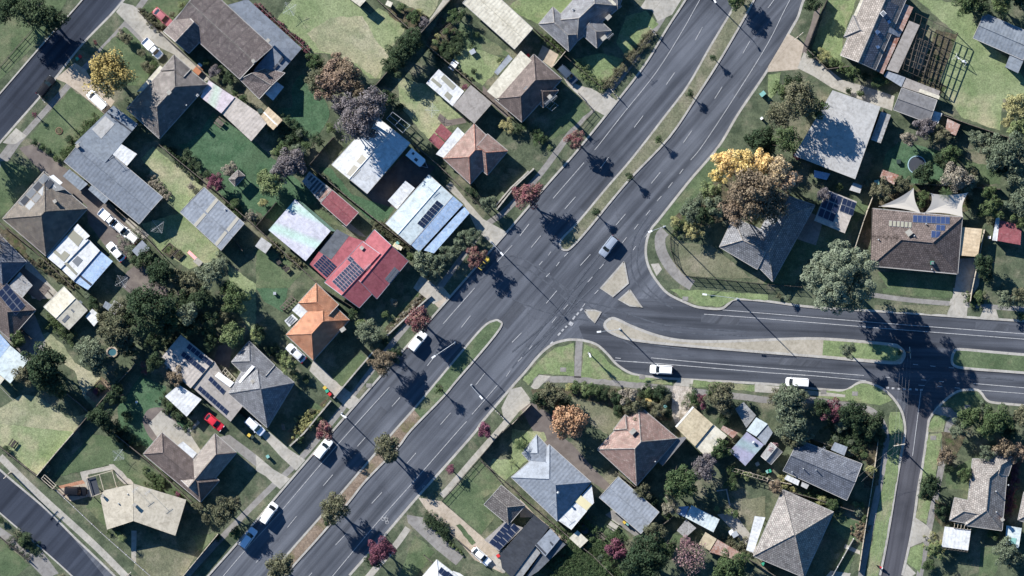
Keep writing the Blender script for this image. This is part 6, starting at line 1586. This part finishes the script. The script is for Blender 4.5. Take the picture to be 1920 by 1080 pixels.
def hoist(x, y, r, desc):
    r_ = small('clothes_hoist', x, y, 2, random.uniform(0, 90), 'clothesline', desc); b = MB(); b.tube((0, 0, 0), (0, 0, 2), .04, n=6); b.obj('post', M['steel'], r_)
    for k in range(4): a = k * math.pi / 2; b = MB(); b.tube((0, 0, 1.95), (r * math.cos(a), r * math.sin(a), 2.1), .03, n=5); b.obj('arm', M['steel'], r_)
    b = MB()
    for f in (.4, .6, .8, 1): P = [Vector((r * f * math.cos(k * math.pi / 2), r * f * math.sin(k * math.pi / 2), 1.95 + .15 * f)) for k in range(5)]; [b.tube(P[k], P[k + 1], .008, n=3) for k in range(4)]
    b.obj('line', M['white'], r_)
hoist(543, 17, 1.7, 'rotary clothes hoist'); hoist(810, 207, 1.5, 'rotary clothes hoist'); hoist(295, 425, 1.7, 'rotary clothes hoist'); hoist(700, 812, 1, 'x') if 0 else None; hoist(228, 528, 1.6, 'rotary clothes hoist'); hoist(222, 853, 1.5, 'rotary clothes hoist')
# above-ground pool / trampoline
for x, y, r, m, d in ((1719, 309, 1.95, 'rimblue', 'round dark trampoline with a pale blue rim'), (1096, 993, 1.1, 'black', 'round dark trampoline'), (110, 245, .75, 'brick', 'round brick edged flower bed'), (8, 0, .1, 'teal', '')):
    if not d: continue
    full(); r_ = small('trampoline' if 'tramp' in d else 'flower_bed', x, y, .8, 0, 'trampoline' if 'tramp' in d else 'flower bed', d); h = .85 if 'tramp' in d else .15; b = MB()
    for k in range(28): a, c = k * math.pi / 14, (k + 1) * math.pi / 14; b.face([(r * math.cos(a), r * math.sin(a), h + .02), (r * math.cos(c), r * math.sin(c), h + .02), (r * .91 * math.cos(c), r * .91 * math.sin(c), h + .03), (r * .91 * math.cos(a), r * .91 * math.sin(a), h + .03)][::-1]); b.face([(r * math.cos(a), r * math.sin(a), h - .1), (r * math.cos(c), r * math.sin(c), h - .1), (r * math.cos(c), r * math.sin(c), h + .02), (r * math.cos(a), r * math.sin(a), h + .02)])
    b.obj('rim', M[m], r_); b = MB(); b.prism([(r * .9 * math.cos(k * math.pi / 12), r * .9 * math.sin(k * math.pi / 12)) for k in range(24)], h - .03, h); b.obj('mat' if 'tramp' in d else 'soil', M['sheet_dark' if 'tramp' in d else 'mu'], r_)
    if 'tramp' in d:
        for k in range(6): a = k * math.pi / 3; b = MB(); b.tube((r * .95 * math.cos(a), r * .95 * math.sin(a), 0), (r * .95 * math.cos(a), r * .95 * math.sin(a), h), .03, n=5); b.obj('leg', M['steel'], r_)
# shade sails
tile(3, 1)
def sail(s, zs, desc):
    P = [G(p, z) for p, z in zip(px(s), zs)]; c = sum(P, Vector()) / len(P); base = Vector((c.x, c.y, ZB)); r_ = empty('shade_sail', base); q = px(s); tag(r_, desc, 'shade sail'); b = MB(); n = len(P); N_ = 8; E = []
    for i in range(n):
        for j in range(N_):
            t = j / N_; p = P[i].lerp(P[(i + 1) % n], t); p = p.lerp(c, .16 * 4 * t * (1 - t)); E.append(p)
    for k in range(len(E)): 
        a, d = E[k], E[(k + 1) % len(E)]; m0 = a.lerp(c, .5), d.lerp(c, .5); lo = Vector((0, 0, .12))
        b.face([a - base, d - base, m0[1] - lo - base, m0[0] - lo - base]); b.face([m0[0] - lo - base, m0[1] - lo - base, c - lo * 1.5 - base])
    b.obj('canopy', M['cloth'], r_)
    for p in P: b = MB(); b.tube((p.x - base.x, p.y - base.y, 0), (p.x - base.x, p.y - base.y, p.z + .1), .06, n=6); b.obj('post', M['steel'], r_)
sail('840 468 1092 332 1145 518', (3.6, 4.2, 3.2), 'cream shade sail, the left one above the big brown tiled house'); sail('1225 372 1178 515 1462 548 1500 365', (4.2, 3.2, 3.3, 4.0), 'cream shade sail, the right one above the big brown tiled house')
# pergolas (open beams)
def pergola(s, nu, nv, z, m, desc, bw=.12, skip=0):
    P = [G(p, z) for p in px(s)]; c = sum(P, Vector()) / 4; base = Vector((c.x, c.y, ZB)); r_ = empty('pergola', base); tag(r_, desc, 'pergola'); P = [p - base for p in P]
    for nm, n, A, B_, C_, D in (('beam', nu, P[0], P[1], P[3], P[2]), ('rafter', nv, P[1], P[2], P[0], P[3])):
        for i in range(n + 1):
            a, d = A.lerp(B_, i / n), C_.lerp(D, i / n); e = d - a; q = (a + d) / 2; b = MB(); b.box((q.x, q.y, z - ZB + (.1 if nm == 'beam' else 0)), (e.length, bw, .16), math.atan2(e.y, e.x)); b.obj(nm, M[m], r_)
    for p in P: b = MB(); b.box((p.x, p.y, (z - ZB) / 2), (.14, .14, z - ZB)); b.obj('post', M[m], r_)
tile(3, 0); pergola('1110 100 1425 250 1275 640 1010 520', 7, 5, 2.8, 'timber_dark', 'big dark timber pergola frame right of the tan gabled house', .09); pergola('1045 250 1240 330 1170 540 1000 470', 6, 5, 2.6, 'timber', 'inner slatted frame within the big timber pergola', .08)
tile(0, 3); pergola('650 345 840 290 875 415 690 485', 2, 1, 2.9, 'timber_pale', 'open pale pergola frame on the bent tan house'); pergola('335 320 420 400 395 425 310 350', 1, 2, 1.5, 'timber_pale', 'small timber frame beside the street fence')
tile(0, 3); b = MB(); b.prism([(G(p, 0).x, G(p, 0).y) for p in px('655 348 725 330 760 465 685 485')], 2.3, 2.4); tag(b.obj('canopy', M['sheet_dark']), 'dark flat canopy under the pale pergola frame', 'canopy')
tile(3, 3); pergola('1290 860 1500 885 1495 900 1288 872', 9, 1, 2.6, 'timber', 'row of short rafters below the white flat shed', .07); pergola('1400 685 1525 700 1520 735 1395 720', 5, 1, 2.7, 'timber_pale', 'short pergola above the white flat shed', .08)
tile(1, 0); pergola('1025 840 1155 940 1100 995 980 890', 2, 2, 2.2, 'steel', 'small metal frame enclosure above the large dappled shed', .08)
tile(1, 2); pergola('170 140 290 20 330 60 215 170' if 0 else '180 145 262 60 300 90 210 165', 5, 1, .7, 'timber', 'low timber deck steps left of the orange house', .18)
tile(2, 3); pergola('1660 270 1920 345 1915 370 1655 292', 7, 1, 2, 'timber_pale', 'long pale garden arch near the lilac shed', .06)
tile(0, 2); pergola('1690 600 1780 700 1740 750 1660 640', 5, 2, 2.4, 'timber_pale', 'pale slatted pergola between the solar house roofs', .12)
tile(2, 0); pergola('200 670 345 660 345 690 220 700' if 0 else '210 690 345 790 300 830 190 760', 6, 1, 2.2, 'steel', 'thin wire frame on the dark brown house porch', .04)
full(); 
def table(x, y, rz, l, w_, m, desc, h=.75, bench=True):
    r_ = small('garden_table', x, y, .7, rz, 'table', desc); b = MB(); b.box((0, 0, h), (l, w_, .06)); b.obj('table_top', M[m], r_)
    for sx in (-.4, .4): b = MB(); b.box((sx * l, 0, h / 2), (.08, w_ * .8, h)); b.obj('leg', M[m], r_)
    if bench:
        for sy in (-1, 1): b = MB(); b.box((0, sy * (w_ / 2 + .35), .45), (l, .28, .05)); b.obj('bench', M[m], r_)
for a in ((412, 229, -40, 1.8, .9, 'timber', 'timber picnic table with benches'), (538, 505, 40, 1.2, .8, 'timber_dark', 'dark garden table'), (523, 492, 30, .9, .8, 'timber_dark', 'small dark garden table'), (1150, 985, -35, 2.0, 1.0, 'slate', 'grey outdoor table'), (370, 133, -40, 1.6, 1.2, 'terra', 'rust brown garden table'), (850, 122, -35, 1.4, 1.1, 'white', 'white square garden cover'), (25, 832, 55, 1.6, .6, 'timber_dark', 'dark garden bench table'), (1126, 1005, -40, 2.4, .5, 'timber', 'long timber bench')):
    m = a[5] if a[5] in M else 'c'; table(a[0], a[1], a[2], a[3], a[4], m, a[6])
# raised beds
def bed(s, desc, m='timber', h=.4):
    P = [G(p, h) for p in px(s)]; c = sum(P, Vector()) / len(P); base = Vector((c.x, c.y, ZB)); r_ = empty('raised_bed', base); q = px(s); tag(r_, desc, 'garden bed', at=(sum(p[0] for p in q) / len(q), sum(p[1] for p in q) / len(q)))
    b = MB(); W = [p - base for p in P]; b.strip(W + W[:1], .12, 0, h); b.obj('edging', M[m], r_); b = MB(); b.prism([(p.x * .92, p.y * .92) for p in W], 0, h - .08); b.obj('soil', M['mu'], r_)
    me = leaves('plants', np.array([[W[0].x * (1 - u) * (1 - v) + W[1].x * u * (1 - v) + W[2].x * u * v + W[3].x * (1 - u) * v, W[0].y * (1 - u) * (1 - v) + W[1].y * u * (1 - v) + W[2].y * u * v + W[3].y * (1 - u) * v, h] for u in (.2, .5, .8) for v in (.25, .75)]), np.full(6, .3), 160, .14, SP['gn'][0]); link('plants', me, r_)
tile(0, 1); bed('1210 800 1270 740 1335 790 1275 850', 'timber framed vegetable bed'); bed('1300 840 1350 790 1385 825 1340 870', 'small timber vegetable bed'); tile(0, 2); bed('680 760 750 690 800 750 730 820', 'timber vegetable bed'); 
tile(1, 0); bed('1380 240 1420 205 1480 255 1440 300', 'vegetable bed'); bed('1420 200 1460 170 1510 225 1480 255', 'vegetable bed'); bed('1330 320 1370 270 1430 320 1390 370', 'vegetable bed')
tile(3, 3); bed('600 30 640 20 630 70 590 80', 'vegetable bed'); bed('650 40 700 60 680 100 640 80', 'vegetable bed')
# red slide and swing
full(); r_ = small('slide', 362, 480, 1.2, -42, 'slide', 'x', 'pinkish red slide with a grey platform on the lawn'); b = MB(); b.face([(-1.4, -.3, .25), (.8, -.3, 1.4), (.8, .3, 1.4), (-1.4, .3, .25)]); b.box((-.3, -.32, .85), (2.4, .05, .25), 0, 0, .52); b.box((-.3, .32, .85), (2.4, .05, .25), 0, 0, .52); b.obj('chute', mat('slide_red', (.5, .14, .15), .5), r_); b = MB(); b.box((1.6, -.2, 1.4), (1.7, 1.2, .08)); b.obj('platform', M['c'], r_); b = MB(); [b.tube((x_, y_, 0), (x_, y_, 1.4), .05, n=5) for x_ in (.9, 2.3) for y_ in (-.7, .3)]; b.obj('frame', M['steel'], r_)
r_ = small('swing_set', 1802, 112, 1.8, -35, 'swing', 'x', 'white frame swing on the big lawn'); b = MB(); b.tube((-1.3, 0, 1.9), (1.3, 0, 1.9), .06, n=6); [b.tube((x_, 0, 1.9), (x_ * 1.1, y_, 0), .05, n=5) for x_ in (-1.3, 1.3) for y_ in (-.8, .8)]; b.obj('frame', M['white'], r_); b = MB(); b.box((-.5, 0, .5), (.45, .2, .04)); b.box((.5, 0, .5), (.45, .2, .04)); b.obj('seat', M['white'], r_); b = MB(); [b.tube((x_, 0, .5), (x_, 0, 1.9), .015, n=3) for x_ in (-.7, -.3, .3, .7)]; b.obj('chain', M['steel'], r_)
# water tank, drains, boxes
def box(x, y, d, rz, m, name, cat, desc):
    r_ = small(name, x, y, d[2], rz, cat, desc); b = MB(); b.prism([(-d[0] / 2, -d[1] / 2), (d[0] / 2, -d[1] / 2), (d[0] / 2, d[1] / 2), (-d[0] / 2, d[1] / 2)], 0, d[2]); b.obj('body', M[m], r_); b = MB(); b.box((0, 0, d[2] + .04), (d[0] + .1, d[1] + .1, .07)); b.obj('lid', M[m], r_)
box(1430, 176, (1.1, .8, 1.2), 40, 'teal', 'utility_cabinet', 'cabinet', 'pale green utility cabinet'); box(1428, 222, (.5, .4, .9), 40, 'white', 'utility_cabinet', 'cabinet', 'small white utility cabinet')
box(1644, 342, (.9, .9, .8), 10, 'teal', 'water_tank', 'tank', 'green round topped tank'); box(1420, 870, (.7, .7, .6), 30, 'sheet_tan', 'garden_box', 'box', 'tan garden box'); box(1685, 303, (.8, .8, .6), 0, 'bindark', 'garden_box', 'box', 'dark garden box')
box(375, 122, (.8, .5, .8), -40, 'white', 'garden_box', 'box', 'white garden box'); box(1478, 1015, (.6, .6, .5), 20, 'white', 'garden_box', 'box', 'white garden box') if 0 else None
box(1378, 1002, (1.2, 1.0, .9), 30, 'steel', 'outdoor_box', 'box', 'grey metal outdoor box'); box(1371, 998, (.9, .9, .8), 30, 'white', 'outdoor_box', 'box', 'white outdoor box'); box(745, 462, (1.7, .9, .9), -35, 'sheet_cream', 'outdoor_box', 'box', 'cream outdoor box'); box(1100, 970, (.9, .9, .8), 15, 'bindark', 'outdoor_box', 'box', 'dark square outdoor box with pale rim')
box(160, 632, (.6, .6, .4), 20, 'c', 'outdoor_box', 'box', 'x') if 0 else None; box(886, 97, (1.1, .9, .8), 30, 'steel', 'outdoor_box', 'box', 'cluttered silver garden stand'); box(488, 208, (.9, .9, .8), 20, 'bindark', 'outdoor_box', 'box', 'dark barbecue box')
box(256, 754, (.35, .35, .5), 0, 'white', 'garden_ball', 'ornament', 'small white garden ornament'); box(515, 550, (.5, .5, .6), 0, 'steel', 'garden_box', 'box', 'small steel garden box'); box(1808, 115, (.4, .4, .5), 0, 'white', 'garden_box', 'box', 'small white box'); box(1855, 445, (.5, .5, .6), 0, 'white', 'garden_box', 'box', 'small white box')
# round white fire pit/pond
r_ = small('pond', 210, 660, .3, 0, 'pond', 'x', 'small round pond with a pale rim between the olive trees'); b = MB(); b.strip([(1.1 * math.cos(k * math.pi / 8), 1.0 * math.sin(k * math.pi / 8)) for k in range(17)], .35, 0, .25); b.obj('rim', M['ct'], r_); b = MB(); b.prism([(1.0 * math.cos(k * math.pi / 8), .9 * math.sin(k * math.pi / 8)) for k in range(16)], 0, .1); b.obj('basin', M['water'], r_)
# service pit lids in the grass and road
for x, y, l in ((1056, 693, 'square'), (1204, 707, 'square'), (1285, 560, 'square'), (1544, 735, 'square'), (1603, 738, 'square'), (1814, 763, 'square'), (1750, 821, 'square'), (692, 723, 'square'), (138, 131, 'round')):
    p = G((x, y), ZB + .02); b = MB(); b.box((0, 0, .0), (1.2, .9, .05) if l == 'square' else (.6, .6, .05), random.uniform(-.1, .1)); b.box((0, 0, .03), (.9, .6, .03) if l == 'square' else (.4, .4, .03)); o = b.obj('service_lid', M['cd'], None, p); tag(o, '%s concrete service lid' % l, 'pit lid', at=(x, y))
for x, y in ((1000, 700), (1052, 745), (1108, 548)) if 0 else (): pass
# bollard posts between path and lawn, driven to the photo's shadows
finish_labels()
